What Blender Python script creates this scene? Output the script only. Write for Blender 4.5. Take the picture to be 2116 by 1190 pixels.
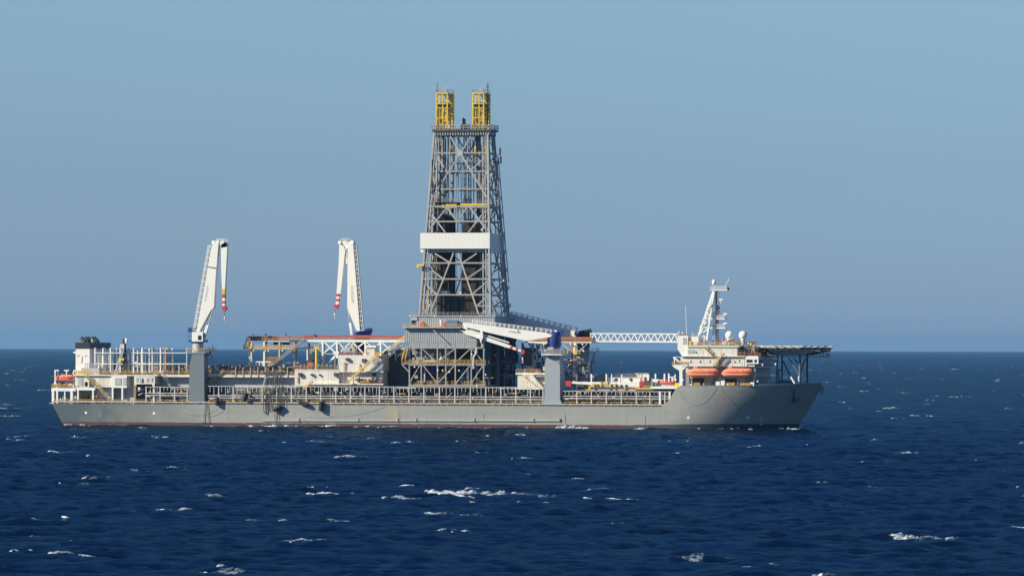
import bpy, math, random
import numpy as np
from mathutils import Vector, Matrix

random.seed(7)
rng = np.random.default_rng(11)
for o in list(bpy.data.objects):
    bpy.data.objects.remove(o)
SC = bpy.context.scene
COL = SC.collection

# ------------------------------------------------------------------ camera
PSI = math.radians(13.0)
DIST, EYE, FPX = 1800.0, 26.5, 11250.0
CAM = Vector((DIST * math.sin(PSI), -DIST * math.cos(PSI), EYE))
pitch = math.atan(122.0 / FPX)
roll = 0.0029
fwd = Vector((-math.sin(PSI) * math.cos(pitch), math.cos(PSI) * math.cos(pitch), math.sin(pitch)))
r0 = Vector((math.cos(PSI), math.sin(PSI), 0))
u0 = r0.cross(fwd)
RIGHT = r0 * math.cos(roll) + u0 * math.sin(roll)
UP = u0 * math.cos(roll) - r0 * math.sin(roll)
cam_d = bpy.data.cameras.new('camera')
cam = bpy.data.objects.new('camera', cam_d)
COL.objects.link(cam)
SC.camera = cam
cam.matrix_world = Matrix(((RIGHT.x, UP.x, -fwd.x, CAM.x), (RIGHT.y, UP.y, -fwd.y, CAM.y), (RIGHT.z, UP.z, -fwd.z, CAM.z), (0, 0, 0, 1)))
cam_d.sensor_width = 36.0
cam_d.lens = 36.0 * FPX / 2116.0
cam_d.clip_start = 5.0
cam_d.clip_end = 120000.0

# ------------------------------------------------------------------ light
AZ_A, AZ_B, AZ_C = -1.45, -1.0, 0.98          # direction towards the sun in ship axes: aft, to the near side, up
sun_dir = Vector((AZ_A, AZ_B, AZ_C)).normalized()
sun_el = math.asin(sun_dir.z)
sun_rot = math.atan2(sun_dir.x, sun_dir.y)
sd = bpy.data.lights.new('sun', 'SUN')
sd.energy = 5.0
sd.angle = math.radians(0.53)
sd.color = (1.0, 0.925, 0.745)
so = bpy.data.objects.new('sun', sd)
COL.objects.link(so)
so.rotation_euler = sun_dir.to_track_quat('Z', 'Y').to_euler()
so.location = (-300, -300, 300)
W = bpy.data.worlds.new('World')
SC.world = W
W.use_nodes = True
nt = W.node_tree
nt.nodes.clear()
N = nt.nodes.new
wo = N('ShaderNodeOutputWorld')
bg = N('ShaderNodeBackground')
bg.inputs[1].default_value = 0.105
sky = N('ShaderNodeTexSky')
sky.sky_type = 'NISHITA'
sky.sun_disc = False
sky.sun_elevation = sun_el
sky.sun_rotation = sun_rot
sky.air_density = 1.0
sky.dust_density = 0.3
sky.ozone_density = 3.0
tint = N('ShaderNodeMix')
tint.data_type = 'RGBA'
tint.blend_type = 'MULTIPLY'
tint.inputs['Factor'].default_value = 1.0
nt.links.new(sky.outputs[0], tint.inputs['A'])
# tint the sky by elevation; the unseen part overhead is bluer to cool shade
tc = N('ShaderNodeTexCoord')
sx = N('ShaderNodeSeparateXYZ')
nt.links.new(tc.outputs['Generated'], sx.inputs[0])
ramp = N('ShaderNodeValToRGB')
nt.links.new(sx.outputs['Z'], ramp.inputs[0])
SKY_RAMP = [(0.0, (0.31, 0.475, 0.93)), (0.033, (0.342, 0.478, 0.776)), (0.063, (0.446, 0.566, 0.75)), (0.25, (0.42, 0.66, 0.98)), (1.0, (0.42, 0.66, 0.98))]
el = ramp.color_ramp.elements
while len(el) < len(SKY_RAMP):
    el.new(0.5)
for e, (p, c) in zip(el, SKY_RAMP):
    e.position = p
    e.color = (*c, 1)
nt.links.new(ramp.outputs[0], tint.inputs['B'])
nt.links.new(tint.outputs['Result'], bg.inputs[0])
nt.links.new(bg.outputs[0], wo.inputs[0])
SC.view_settings.view_transform = 'Standard'
SC.view_settings.look = 'None'
SC.view_settings.gamma = 1.0
SC.view_settings.use_curve_mapping = False
SC.view_settings.exposure = 0.4

HAZE = 1.6e-5
# ------------------------------------------------------------------ helpers
def P(u, v, Y):
    """the point on the fore-and-aft plane y = Y that the photograph shows at (u, v)"""
    d = fwd * FPX + RIGHT * (u - 1058.0) - UP * (v - 595.0)
    t = (Y - CAM.y) / d.y
    return CAM + d * t

def PX(u, Y, v=780): return P(u, v, Y).x
def PZ(v, u, Y): return P(u, v, Y).z

ROOT = {}
def thing(name, label, cat, loc=(0, 0, 0), group=None):
    o = bpy.data.objects.new(name, None)
    o.empty_display_size = 1
    COL.objects.link(o)
    o.location = loc
    o['label'] = label
    o['category'] = cat
    if group: o['group'] = group
    ROOT[o.name] = Vector(loc)
    return o

def tag(o, label, cat, group=None):
    o['label'] = label
    o['category'] = cat
    if group: o['group'] = group
    return o

def base_of(parent):
    return ROOT.get(parent.name, Vector((0, 0, 0))) if parent else Vector((0, 0, 0))

UNIT = {}
def unit_mesh(shape, mat):
    k = (shape, mat.name)
    if k in UNIT: return UNIT[k]
    me = bpy.data.meshes.new(shape)
    if shape == 'bar':
        vs = [(x, y, z) for z in (0, 1) for x, y in ((-.5, -.5), (.5, -.5), (.5, .5), (-.5, .5))]
        fs = [(3, 2, 1, 0), (4, 5, 6, 7), (0, 1, 5, 4), (1, 2, 6, 5), (2, 3, 7, 6), (3, 0, 4, 7)]
    else:
        n = 10
        vs = [(.5 * math.cos(2 * math.pi * i / n), .5 * math.sin(2 * math.pi * i / n), z) for z in (0, 1) for i in range(n)]
        fs = [(i, (i + 1) % n, n + (i + 1) % n, n + i) for i in range(n)] + [tuple(range(n - 1, -1, -1)), tuple(range(n, 2 * n))]
    me.from_pydata(vs, [], fs)
    if shape != 'bar':
        for p in me.polygons: p.use_smooth = len(p.vertices) == 4
    me.materials.append(mat)
    UNIT[k] = me
    return me

def frame_for(p, q):
    z = (q - p)
    L = z.length
    z = z / L
    up = Vector((0, 1, 0)) if abs(z.y) < .9 else Vector((0, 0, 1))
    x = up.cross(z).normalized()
    y = z.cross(x)
    return x, y, z, L

def bar(name, p, q, w, mat, parent, shape='bar', h=None):
    """one straight member as an object of its own"""
    p, q = Vector(p), Vector(q)
    x, y, z, L = frame_for(p, q)
    b = base_of(parent)
    h = h or w
    M = Matrix(((x.x * w, y.x * h, z.x * L, p.x - b.x), (x.y * w, y.y * h, z.y * L, p.y - b.y), (x.z * w, y.z * h, z.z * L, p.z - b.z), (0, 0, 0, 1)))
    o = bpy.data.objects.new(name, unit_mesh(shape, mat))
    COL.objects.link(o)
    if parent: o.parent = parent
    o.matrix_local = M
    return o

class MB:
    def __init__(s):
        s.v, s.f, s.sm = [], [], []
    def add(s, vs, fs, smooth=False):
        n = len(s.v)
        s.v += [tuple(v) for v in vs]
        s.f += [tuple(i + n for i in f) for f in fs]
        s.sm += [smooth] * len(fs)
        return s
    def box(s, x0, x1, y0, y1, z0, z1):
        vs = [(x, y, z) for z in (z0, z1) for x, y in ((x0, y0), (x1, y0), (x1, y1), (x0, y1))]
        return s.add(vs, [(3, 2, 1, 0), (4, 5, 6, 7), (0, 1, 5, 4), (1, 2, 6, 5), (2, 3, 7, 6), (3, 0, 4, 7)])
    def bar(s, p, q, w, h=None):
        p, q = Vector(p), Vector(q)
        x, y, z, L = frame_for(p, q)
        h = h or w
        vs = [a + x * (i * w / 2) + y * (j * h / 2) for a in (p, q) for i, j in ((-1, -1), (1, -1), (1, 1), (-1, 1))]
        return s.add(vs, [(3, 2, 1, 0), (4, 5, 6, 7), (0, 1, 5, 4), (1, 2, 6, 5), (2, 3, 7, 6), (3, 0, 4, 7)])
    def tube(s, p, q, r, n=8, r2=None):
        p, q = Vector(p), Vector(q)
        x, y, z, L = frame_for(p, q)
        r2 = r if r2 is None else r2
        vs = []
        for a, rr in ((p, r), (q, r2)):
            for i in range(n):
                t = 2 * math.pi * i / n
                vs.append(a + x * (math.cos(t) * rr) + y * (math.sin(t) * rr))
        s.add(vs, [(i, (i + 1) % n, n + (i + 1) % n, n + i) for i in range(n)], True)
        return s.add(vs, [tuple(range(n - 1, -1, -1)), tuple(range(n, 2 * n))])
    def path(s, pts, r, n=6):
        pts = [Vector(p) for p in pts]
        vs, fs = [], []
        for k, p in enumerate(pts):
            a = pts[max(0, k - 1)]
            b = pts[min(len(pts) - 1, k + 1)]
            x, y, z, L = frame_for(a, b)
            for i in range(n):
                t = 2 * math.pi * i / n
                vs.append(p + x * (math.cos(t) * r) + y * (math.sin(t) * r))
        for k in range(len(pts) - 1):
            for i in range(n):
                j = (i + 1) % n
                fs.append((k * n + i, k * n + j, (k + 1) * n + j, (k + 1) * n + i))
        return s.add(vs, fs, True)
    def prism(s, pts, y0, y1):
        """outline in x, z pushed from y0 to y1"""
        n = len(pts)
        vs = [(x, y0, z) for x, z in pts] + [(x, y1, z) for x, z in pts]
        ar = sum(pts[i][0] * pts[(i + 1) % n][1] - pts[(i + 1) % n][0] * pts[i][1] for i in range(n))
        fs = [(i, (i + 1) % n, n + (i + 1) % n, n + i) for i in range(n)] + [tuple(range(n - 1, -1, -1)), tuple(range(n, 2 * n))]
        if ar > 0:
            fs = [tuple(reversed(f)) for f in fs]
        return s.add(vs, fs)
    def lathe(s, prof, c, n=20, smooth=True):
        vs, fs = [], []
        for r, z in prof:
            for i in range(n):
                t = 2 * math.pi * i / n
                vs.append((c[0] + r * math.cos(t), c[1] + r * math.sin(t), c[2] + z))
        m = len(prof)
        for k in range(m - 1):
            for i in range(n):
                j = (i + 1) % n
                fs.append((k * n + i, k * n + j, (k + 1) * n + j, (k + 1) * n + i))
        s.add(vs, fs, smooth)
        return s.add(vs, [tuple(range(n - 1, -1, -1)), tuple(range((m - 1) * n, m * n))])
    def build(s, name, mat, parent=None, origin=None):
        me = bpy.data.meshes.new(name)
        b = base_of(parent)
        if origin is not None: b = Vector(origin)
        me.from_pydata([(v[0] - b.x, v[1] - b.y, v[2] - b.z) for v in s.v], [], s.f)
        for p, q in zip(me.polygons, s.sm): p.use_smooth = q
        me.materials.append(mat)
        o = bpy.data.objects.new(name, me)
        COL.objects.link(o)
        if parent: o.parent = parent
        if origin is not None:
            o.location = b - base_of(parent)
        return o

def boxp(name, mat, parent, a, b, Y, depth):
    """box whose front face at y = Y is the photo rectangle a-b"""
    um, vm = (a[0] + b[0]) / 2, (a[1] + b[1]) / 2
    return MB().box(PX(a[0], Y, vm), PX(b[0], Y, vm), Y, Y + depth, PZ(b[1], um, Y), PZ(a[1], um, Y)).build(name, mat, parent)

def barp(name, a, b, Y, w, mat, parent, shape='bar', Y2=None, h=None):
    return bar(name, P(a[0], a[1], Y), P(b[0], b[1], Y if Y2 is None else Y2), w, mat, parent, shape, h)

def polyp(name, pts, Y, depth, mat, parent):
    return MB().prism([(P(u, v, Y).x, P(u, v, Y).z) for u, v in pts], Y, Y + depth).build(name, mat, parent)

def rail_mb(m, pts, h=1.1, step=1.8, r=0.05, rows=3):
    pts = [Vector(p) for p in pts]
    for a, b in zip(pts, pts[1:]):
        for k in range(rows):
            dz = Vector((0, 0, h * (k + 1) / rows))
            m.bar(a + dz, b + dz, r * 2)
        n = max(1, round((b - a).length / step))
        for i in range(n + 1):
            c = a.lerp(b, i / n)
            m.bar(c, c + Vector((0, 0, h)), r * 2)
    return m

def railing(name, pts, mat, parent, h=1.1, step=1.8, r=0.06, rows=3):
    return rail_mb(MB(), pts, h, step, r, rows).build(name, mat, parent)

def corrugated(name, x0, x1, z0, z1, Y, mat, parent, pitch=0.8, deep=0.10, depth=0.3):
    """ribbed cladding facing -y"""
    n = max(2, round((x1 - x0) / pitch))
    top, vs, fs = [], [], []
    xs = []
    for i in range(n):
        a = x0 + (x1 - x0) * i / n
        w = (x1 - x0) / n
        xs += [(a, 0), (a + w * .45, 0), (a + w * .55, deep), (a + w * .9, deep)]
    xs.append((x1, 0))
    for x, d in xs:
        vs += [(x, Y + d, z0), (x, Y + d, z1)]
    for i in range(len(xs) - 1):
        fs.append((2 * i, 2 * i + 2, 2 * i + 3, 2 * i + 1))
    m = MB().add(vs, fs)
    m.box(x0, x1, Y + deep + .02, Y + depth, z0 + .01, z1 - .01)
    return m.build(name, mat, parent)

def corrugated_x(name, X, y0, y1, z0, z1, mat, parent, pitch=0.8, deep=0.16):
    """ribbed cladding facing +x"""
    n = max(2, round((y1 - y0) / pitch))
    ys = []
    for i in range(n):
        a = y0 + (y1 - y0) * i / n
        w = (y1 - y0) / n
        ys += [(a, 0), (a + w * .45, 0), (a + w * .55, -deep), (a + w * .9, -deep)]
    ys.append((y1, 0))
    vs, fs = [], []
    for y, d in ys:
        vs += [(X + d, y, z0), (X + d, y, z1)]
    for i in range(len(ys) - 1):
        fs.append((2 * i, 2 * i + 2, 2 * i + 3, 2 * i + 1))
    m = MB().add(vs, fs)
    m.box(X - .35, X - deep - .02, y0, y1, z0 + .01, z1 - .01)
    return m.build(name, mat, parent)

def stair(name, a, b, Y, mat, parent, w=1.1, rail=True, dy=None):
    """inclined stair from photo point a to b at y = Y: two stringers, treads, handrails in one part"""
    p, q = P(*a, Y), P(*b, Y)
    m = MB()
    for yy in (0, w):
        o = Vector((0, yy, 0))
        m.bar(p + o, q + o, 0.12, 0.4)
        if rail:
            for hh in (.55, 1.05):
                m.bar(p + o + Vector((0, 0, hh)), q + o + Vector((0, 0, hh)), 0.09)
            n = max(2, int((q - p).length / 1.5))
            for i in range(n + 1):
                c = p.lerp(q, i / n) + o
                m.bar(c, c + Vector((0, 0, 1.05)), 0.09)
    n = max(3, int(abs(q.z - p.z) / .25))
    for i in range(1, n):
        c = p.lerp(q, i / n)
        m.box(c.x - .13, c.x + .13, c.y, c.y + w, c.z - .02, c.z + .02)
    return m.build(name, mat, parent)

# ------------------------------------------------------------------ materials
def paint(name, col, rough=0.55, dirt=0.25, dirt_col=(0.25, 0.2, 0.15), streak=0.35, metal=0.0, scale=0.35, rust=0.0, coat=0.0):
    m = bpy.data.materials.new(name)
    m.use_nodes = True
    t = m.node_tree
    b = t.nodes['Principled BSDF']
    b.inputs['Roughness'].default_value = rough
    b.inputs['Metallic'].default_value = metal
    g = t.nodes.new('ShaderNodeNewGeometry')
    mp = t.nodes.new('ShaderNodeMapping')
    mp.inputs['Scale'].default_value = (1, 1, streak)
    t.links.new(g.outputs['Position'], mp.inputs[0])
    n1 = t.nodes.new('ShaderNodeTexNoise')
    n1.inputs['Scale'].default_value = scale
    n1.inputs['Detail'].default_value = 6
    n1.inputs['Roughness'].default_value = 0.65
    t.links.new(mp.outputs[0], n1.inputs['Vector'])
    r = t.nodes.new('ShaderNodeValToRGB')
    r.color_ramp.elements[0].position = 0.35
    r.color_ramp.elements[1].position = 0.75
    t.links.new(n1.outputs['Fac'], r.inputs[0])
    mul = t.nodes.new('ShaderNodeMath')
    mul.operation = 'MULTIPLY'
    mul.inputs[1].default_value = dirt
    t.links.new(r.outputs[0], mul.inputs[0])
    mx = t.nodes.new('ShaderNodeMix')
    mx.data_type = 'RGBA'
    mx.inputs['A'].default_value = (*col, 1)
    mx.inputs['B'].default_value = (*dirt_col, 1)
    t.links.new(mul.outputs[0], mx.inputs['Factor'])
    out = mx.outputs['Result']
    if rust > 0:
        mp2 = t.nodes.new('ShaderNodeMapping')
        mp2.inputs['Scale'].default_value = (1, 1, .12)
        t.links.new(g.outputs['Position'], mp2.inputs[0])
        n2 = t.nodes.new('ShaderNodeTexNoise')
        n2.inputs['Scale'].default_value = 1.1
        n2.inputs['Detail'].default_value = 5
        t.links.new(mp2.outputs[0], n2.inputs['Vector'])
        r2 = t.nodes.new('ShaderNodeValToRGB')
        r2.color_ramp.elements[0].position = 0.56
        r2.color_ramp.elements[1].position = 0.74
        t.links.new(n2.outputs['Fac'], r2.inputs[0])
        m2 = t.nodes.new('ShaderNodeMath')
        m2.operation = 'MULTIPLY'
        m2.inputs[1].default_value = rust
        t.links.new(r2.outputs[0], m2.inputs[0])
        mx2 = t.nodes.new('ShaderNodeMix')
        mx2.data_type = 'RGBA'
        t.links.new(out, mx2.inputs['A'])
        mx2.inputs['B'].default_value = (0.22, 0.09, 0.035, 1)
        t.links.new(m2.outputs[0], mx2.inputs['Factor'])
        out = mx2.outputs['Result']
    t.links.new(out, b.inputs['Base Color'])
    return m

WHITE = paint('white_paint', (0.72, 0.675, 0.575), 0.5, 0.42, (0.42, 0.33, 0.22), rust=0.5)
CLEANW = paint('clean_white_paint', (0.79, 0.76, 0.675), 0.45, 0.12, (0.5, 0.45, 0.38), rust=0.06)
RUSTYW = paint('rust_stained_white_paint', (0.74, 0.68, 0.58), 0.6, 0.40, (0.38, 0.26, 0.15), rust=0.7)
LGREY = paint('light_grey_steel', (0.42, 0.42, 0.41), 0.55, 0.3, (0.24, 0.21, 0.18), rust=0.3)
GREY = paint('grey_steel', (0.30, 0.31, 0.315), 0.55, 0.3, (0.18, 0.16, 0.14), rust=0.25)
CLAD = paint('grey_cladding', (0.36, 0.37, 0.37), 0.5, 0.25, (0.22, 0.21, 0.2), rust=0.12)
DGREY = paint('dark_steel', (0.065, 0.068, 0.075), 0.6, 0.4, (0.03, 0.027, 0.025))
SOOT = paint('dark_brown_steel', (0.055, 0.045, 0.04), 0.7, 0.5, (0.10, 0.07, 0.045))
BLACK = paint('black_paint', (0.02, 0.022, 0.028), 0.5, 0.3, (0.05, 0.045, 0.04))
RUBBER = paint('black_rubber', (0.018, 0.018, 0.02), 0.7, 0.4, (0.05, 0.048, 0.045))
YELLOW = paint('yellow_paint', (0.74, 0.51, 0.03), 0.5, 0.3, (0.35, 0.2, 0.04), rust=0.15)
RAILY = paint('yellow_handrail_paint', (0.66, 0.37, 0.055), 0.5, 0.35, (0.4, 0.24, 0.08), rust=0.25)
ORANGE = paint('faded_orange_fibreglass', (0.78, 0.225, 0.115), 0.65, 0.5, (0.70, 0.30, 0.19), scale=.8)
RUSTO = paint('orange_brown_paint', (0.44, 0.22, 0.085), 0.6, 0.5, (0.25, 0.1, 0.05), rust=.3)
RED = paint('red_paint', (0.55, 0.035, 0.03), 0.5, 0.3, (0.3, 0.06, 0.04))
REDDECK = paint('faded_red_deck_paint', (0.42, 0.07, 0.05), 0.65, 0.5, (0.30, 0.14, 0.08), rust=.3)
BLUE = paint('blue_paint', (0.022, 0.042, 0.20), 0.45, 0.3, (0.02, 0.03, 0.1))
TEAL = paint('green_drum_paint', (0.03, 0.19, 0.16), 0.5, 0.3, (0.02, 0.1, 0.1))
MAGENTA = paint('magenta_paint', (0.35, 0.015, 0.10), 0.5, 0.05)
PINK = paint('pink_red_cloth', (0.75, 0.06, 0.14), 0.8, 0.1)
GLASS = paint('dark_window_glass', (0.012, 0.016, 0.022), 0.08, 0.05)
ROPE = paint('weathered_rope', (0.16, 0.15, 0.13), 0.9, 0.3)
DROPE = paint('dark_hose_rubber', (0.06, 0.06, 0.062), 0.8, 0.3, (0.14, 0.13, 0.12))
STAIRY = paint('cream_yellow_stair_paint', (0.66, 0.50, 0.22), 0.6, 0.4, (0.4, 0.28, 0.14), rust=.3)
DERR = paint('derrick_grey_paint', (0.36, 0.345, 0.31), 0.55, 0.45, (0.15, 0.13, 0.11), rust=0.35, scale=.6)
CREAM = paint('cream_cladding', (0.74, 0.715, 0.635), 0.5, 0.15, (0.6, 0.55, 0.45), rust=0.05)
SILVER = paint('bare_galvanised_steel', (0.46, 0.46, 0.46), 0.5, 0.3, (0.3, 0.29, 0.27))

def hull_material():
    m = bpy.data.materials.new('grey_hull_paint')
    m.use_nodes = True
    t = m.node_tree
    b = t.nodes['Principled BSDF']
    b.inputs['Roughness'].default_value = 0.5
    g = t.nodes.new('ShaderNodeNewGeometry')
    sep = t.nodes.new('ShaderNodeSeparateXYZ')
    t.links.new(g.outputs['Position'], sep.inputs[0])
    def noise(scale, sc3, detail=6, rough=.6):
        mp = t.nodes.new('ShaderNodeMapping')
        mp.inputs['Scale'].default_value = sc3
        t.links.new(g.outputs['Position'], mp.inputs[0])
        n = t.nodes.new('ShaderNodeTexNoise')
        n.inputs['Scale'].default_value = scale
        n.inputs['Detail'].default_value = detail
        n.inputs['Roughness'].default_value = rough
        t.links.new(mp.outputs[0], n.inputs['Vector'])
        return n.outputs['Fac']
    def ramp(fac, p0, p1, c0=(0, 0, 0), c1=(1, 1, 1)):
        r = t.nodes.new('ShaderNodeValToRGB')
        r.color_ramp.elements[0].position = p0
        r.color_ramp.elements[1].position = p1
        r.color_ramp.elements[0].color = (*c0, 1)
        r.color_ramp.elements[1].color = (*c1, 1)
        t.links.new(fac, r.inputs[0])
        return r.outputs[0]
    def mix(fac, a, bb, ff=None):
        x = t.nodes.new('ShaderNodeMix')
        x.data_type = 'RGBA'
        if isinstance(fac, float): x.inputs['Factor'].default_value = fac
        else: t.links.new(fac, x.inputs['Factor'])
        for nm, c in (('A', a), ('B', bb)):
            if isinstance(c, tuple): x.inputs[nm].default_value = (*c, 1)
            else: t.links.new(c, x.inputs[nm])
        return x.outputs['Result']
    def math_(op, a, bb):
        x = t.nodes.new('ShaderNodeMath')
        x.operation = op
        for i, c in enumerate((a, bb)):
            if isinstance(c, (int, float)): x.inputs[i].default_value = c
            else: t.links.new(c, x.inputs[i])
        return x.outputs[0]
    def maprange(src, a, bb):
        x = t.nodes.new('ShaderNodeMapRange')
        x.inputs[1].default_value = a
        x.inputs[2].default_value = bb
        t.links.new(src, x.inputs[0])
        return x.outputs[0]
    # plates of slightly different repaint ages, chalky vertical streaks
    plate = ramp(noise(.12, (.25, .25, 1.0), 3), .38, .62, (0.262, 0.262, 0.232), (0.300, 0.294, 0.258))
    # the hull colour grows darker and bluer towards the stern
    stern_tone = maprange(math_('ADD', sep.outputs['X'], math_('MULTIPLY', math_('SUBTRACT', noise(.15, (1, 1, 1), 4), .5), 34)), -98, -144)
    col = plate
    streaks = ramp(noise(.8, (1, 1, .05), 6), .45, .8)
    col = mix(math_('MULTIPLY', streaks, .45), col, (0.36, 0.35, 0.31))
    col = mix(math_('MULTIPLY', stern_tone, .93), col, (0.055, 0.080, 0.084))
    rusty = ramp(noise(1.3, (1, 1, .06), 6), .60, .80)
    col = mix(math_('MULTIPLY', rusty, .5), col, (0.25, 0.14, 0.08))
    # rust-beige discharge stain amidships
    sx_ = maprange(math_('ABSOLUTE', math_('ADD', sep.outputs['X'], -PX(815, -19)), 0.0), 3.6, 0.4)
    st = math_('MULTIPLY', sx_, ramp(noise(.9, (1, 1, .25), 5), .3, .62))
    st = math_('MULTIPLY', st, maprange(sep.outputs['Z'], 8.4, 4.5))
    col = mix(math_('MULTIPLY', st, .75), col, (0.46, 0.33, 0.18))
    # weld seams of the plating
    def seam(src, period, w, amt):
        fr = math_('FRACT', math_('DIVIDE', src, period), 0)
        return math_('MULTIPLY', math_('LESS_THAN', fr, w / period), amt)
    col = mix(seam(sep.outputs['Z'], 2.45, .10, .22), col, (0.12, 0.12, 0.12))
    col = mix(seam(sep.outputs['X'], 10.2, .12, .15), col, (0.12, 0.12, 0.12))
    # red boot topping
    edge = math_('ADD', sep.outputs['Z'], math_('MULTIPLY', noise(.6, (1, 1, .3), 5), .5))
    boot = math_('LESS_THAN', edge, math_('ADD', math_('MULTIPLY', maprange(sep.outputs['X'], PX(1290, -19), PX(1450, -19)), .55), 1.48))
    red = mix(ramp(noise(.5, (1, 1, .4), 6), .4, .7), (0.105, 0.032, 0.027), (0.05, 0.042, 0.036))
    red = mix(maprange(sep.outputs['X'], PX(1230, -19), PX(1390, -19)), red, (0.045, 0.06, 0.06))
    col = mix(boot, col, red)
    t.links.new(col, b.inputs['Base Color'])
    bp = t.nodes.new('ShaderNodeBump')
    bp.inputs['Strength'].default_value = .25
    bp.inputs['Distance'].default_value = .25
    t.links.new(noise(.45, (.35, .35, .8), 3), bp.inputs['Height'])
    t.links.new(bp.outputs[0], b.inputs['Normal'])
    return m
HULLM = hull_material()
HROPE = paint('greyed_rope', (0.25, 0.245, 0.225), 0.9, 0.3)
PEDA = paint('bluish_grey_paint', (0.145, 0.175, 0.185), 0.5, 0.25, (0.16, 0.17, 0.17), rust=.1)
PEDF = paint('pale_bluish_grey_paint', (0.315, 0.345, 0.36), 0.5, 0.25, (0.25, 0.26, 0.25), rust=.1)

# ------------------------------------------------------------------ the sea
wave_k = []
WIND = Vector((0.30, -0.954))              # the seas run towards the camera
wl_rng = np.random.default_rng(5)
NW = 84
lam = np.exp(np.linspace(math.log(2.6), math.log(40.0), NW)) * wl_rng.uniform(.93, 1.07, NW)
th = math.atan2(WIND.y, WIND.x) + wl_rng.normal(0, .66, NW) * np.clip(1.15 - lam / 90, .5, 1.1)
KX, KY = 2 * np.pi / lam * np.cos(th), 2 * np.pi / lam * np.sin(th)
AMP = lam / (2 * np.pi) * 0.052 * np.minimum(1.0, (4.6 / lam) ** .98)
PH = wl_rng.uniform(0, 2 * np.pi, NW)

def sea_height(x, y, res=None):
    h = np.zeros_like(x)
    for i in range(NW):
        a = AMP[i]
        if res is not None:
            a = a * np.clip(lam[i] / (1.3 * res) - .6, 0, 1)
        h += a * np.cos(KX[i] * x + KY[i] * y + PH[i])
    return h + 0.16 * h * np.abs(h)

def sea_material():
    m = bpy.data.materials.new('sea_water')
    m.use_nodes = True
    t = m.node_tree
    t.nodes.clear()
    L = t.links.new
    out = t.nodes.new('ShaderNodeOutputMaterial')
    dif = t.nodes.new('ShaderNodeBsdfDiffuse')
    glo = t.nodes.new('ShaderNodeBsdfGlossy')
    glo.inputs['Roughness'].default_value = .10
    glo.inputs['Color'].default_value = (.50, .80, 1.0, 1)
    mixs = t.nodes.new('ShaderNodeMixShader')
    fr = t.nodes.new('ShaderNodeFresnel')
    fr.inputs['IOR'].default_value = 1.333
    fm = t.nodes.new('ShaderNodeMath')
    fm.operation = 'MULTIPLY'
    fm.inputs[1].default_value = SEA_GLOSS      # ruffled water hides most of its grazing facets
    g = t.nodes.new('ShaderNodeNewGeometry')
    def noise(scale, detail, rough=.6, sc3=(1, 1, 1), rz=0):
        mp = t.nodes.new('ShaderNodeMapping')
        mp.inputs['Scale'].default_value = sc3
        mp.inputs['Rotation'].default_value = (0, 0, rz)
        L(g.outputs['Position'], mp.inputs[0])
        n = t.nodes.new('ShaderNodeTexNoise')
        n.inputs['Scale'].default_value = scale
        n.inputs['Detail'].default_value = detail
        n.inputs['Roughness'].default_value = rough
        L(mp.outputs[0], n.inputs['Vector'])
        return n.outputs['Fac']
    r = t.nodes.new('ShaderNodeValToRGB')
    r.color_ramp.elements[0].position = .35
    r.color_ramp.elements[1].position = .7
    r.color_ramp.elements[0].color = (*SEA_LO, 1)
    r.color_ramp.elements[1].color = (*SEA_HI, 1)
    L(noise(.035, 5, .6, (.6, 1, 1), PSI), r.inputs[0])
    L(r.outputs[0], dif.inputs['Color'])
    b1 = t.nodes.new('ShaderNodeBump')
    b1.inputs['Strength'].default_value = 1.0
    b1.inputs['Distance'].default_value = .42
    hsum = t.nodes.new('ShaderNodeMath')
    hsum.operation = 'MULTIPLY_ADD'
    L(noise(.055, 3, .5, (.7, 1.3, 1), PSI), hsum.inputs[0])
    hsum.inputs[1].default_value = 7.0
    L(noise(.42, 7, .68, (.7, 1.25, 1), PSI), hsum.inputs[2])
    L(hsum.outputs[0], b1.inputs['Height'])
    for n in (dif, glo, fr): L(b1.outputs[0], n.inputs['Normal'])
    L(fr.outputs[0], fm.inputs[0])
    L(fm.outputs[0], mixs.inputs[0])
    L(dif.outputs[0], mixs.inputs[1])
    L(glo.outputs[0], mixs.inputs[2])
    L(mixs.outputs[0], out.inputs['Surface'])
    return m
SEA_GLOSS, SEA_LO, SEA_HI = .34, (0.0004, 0.0038, 0.0145), (0.0012, 0.0085, 0.031)
SEAM = sea_material()

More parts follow.
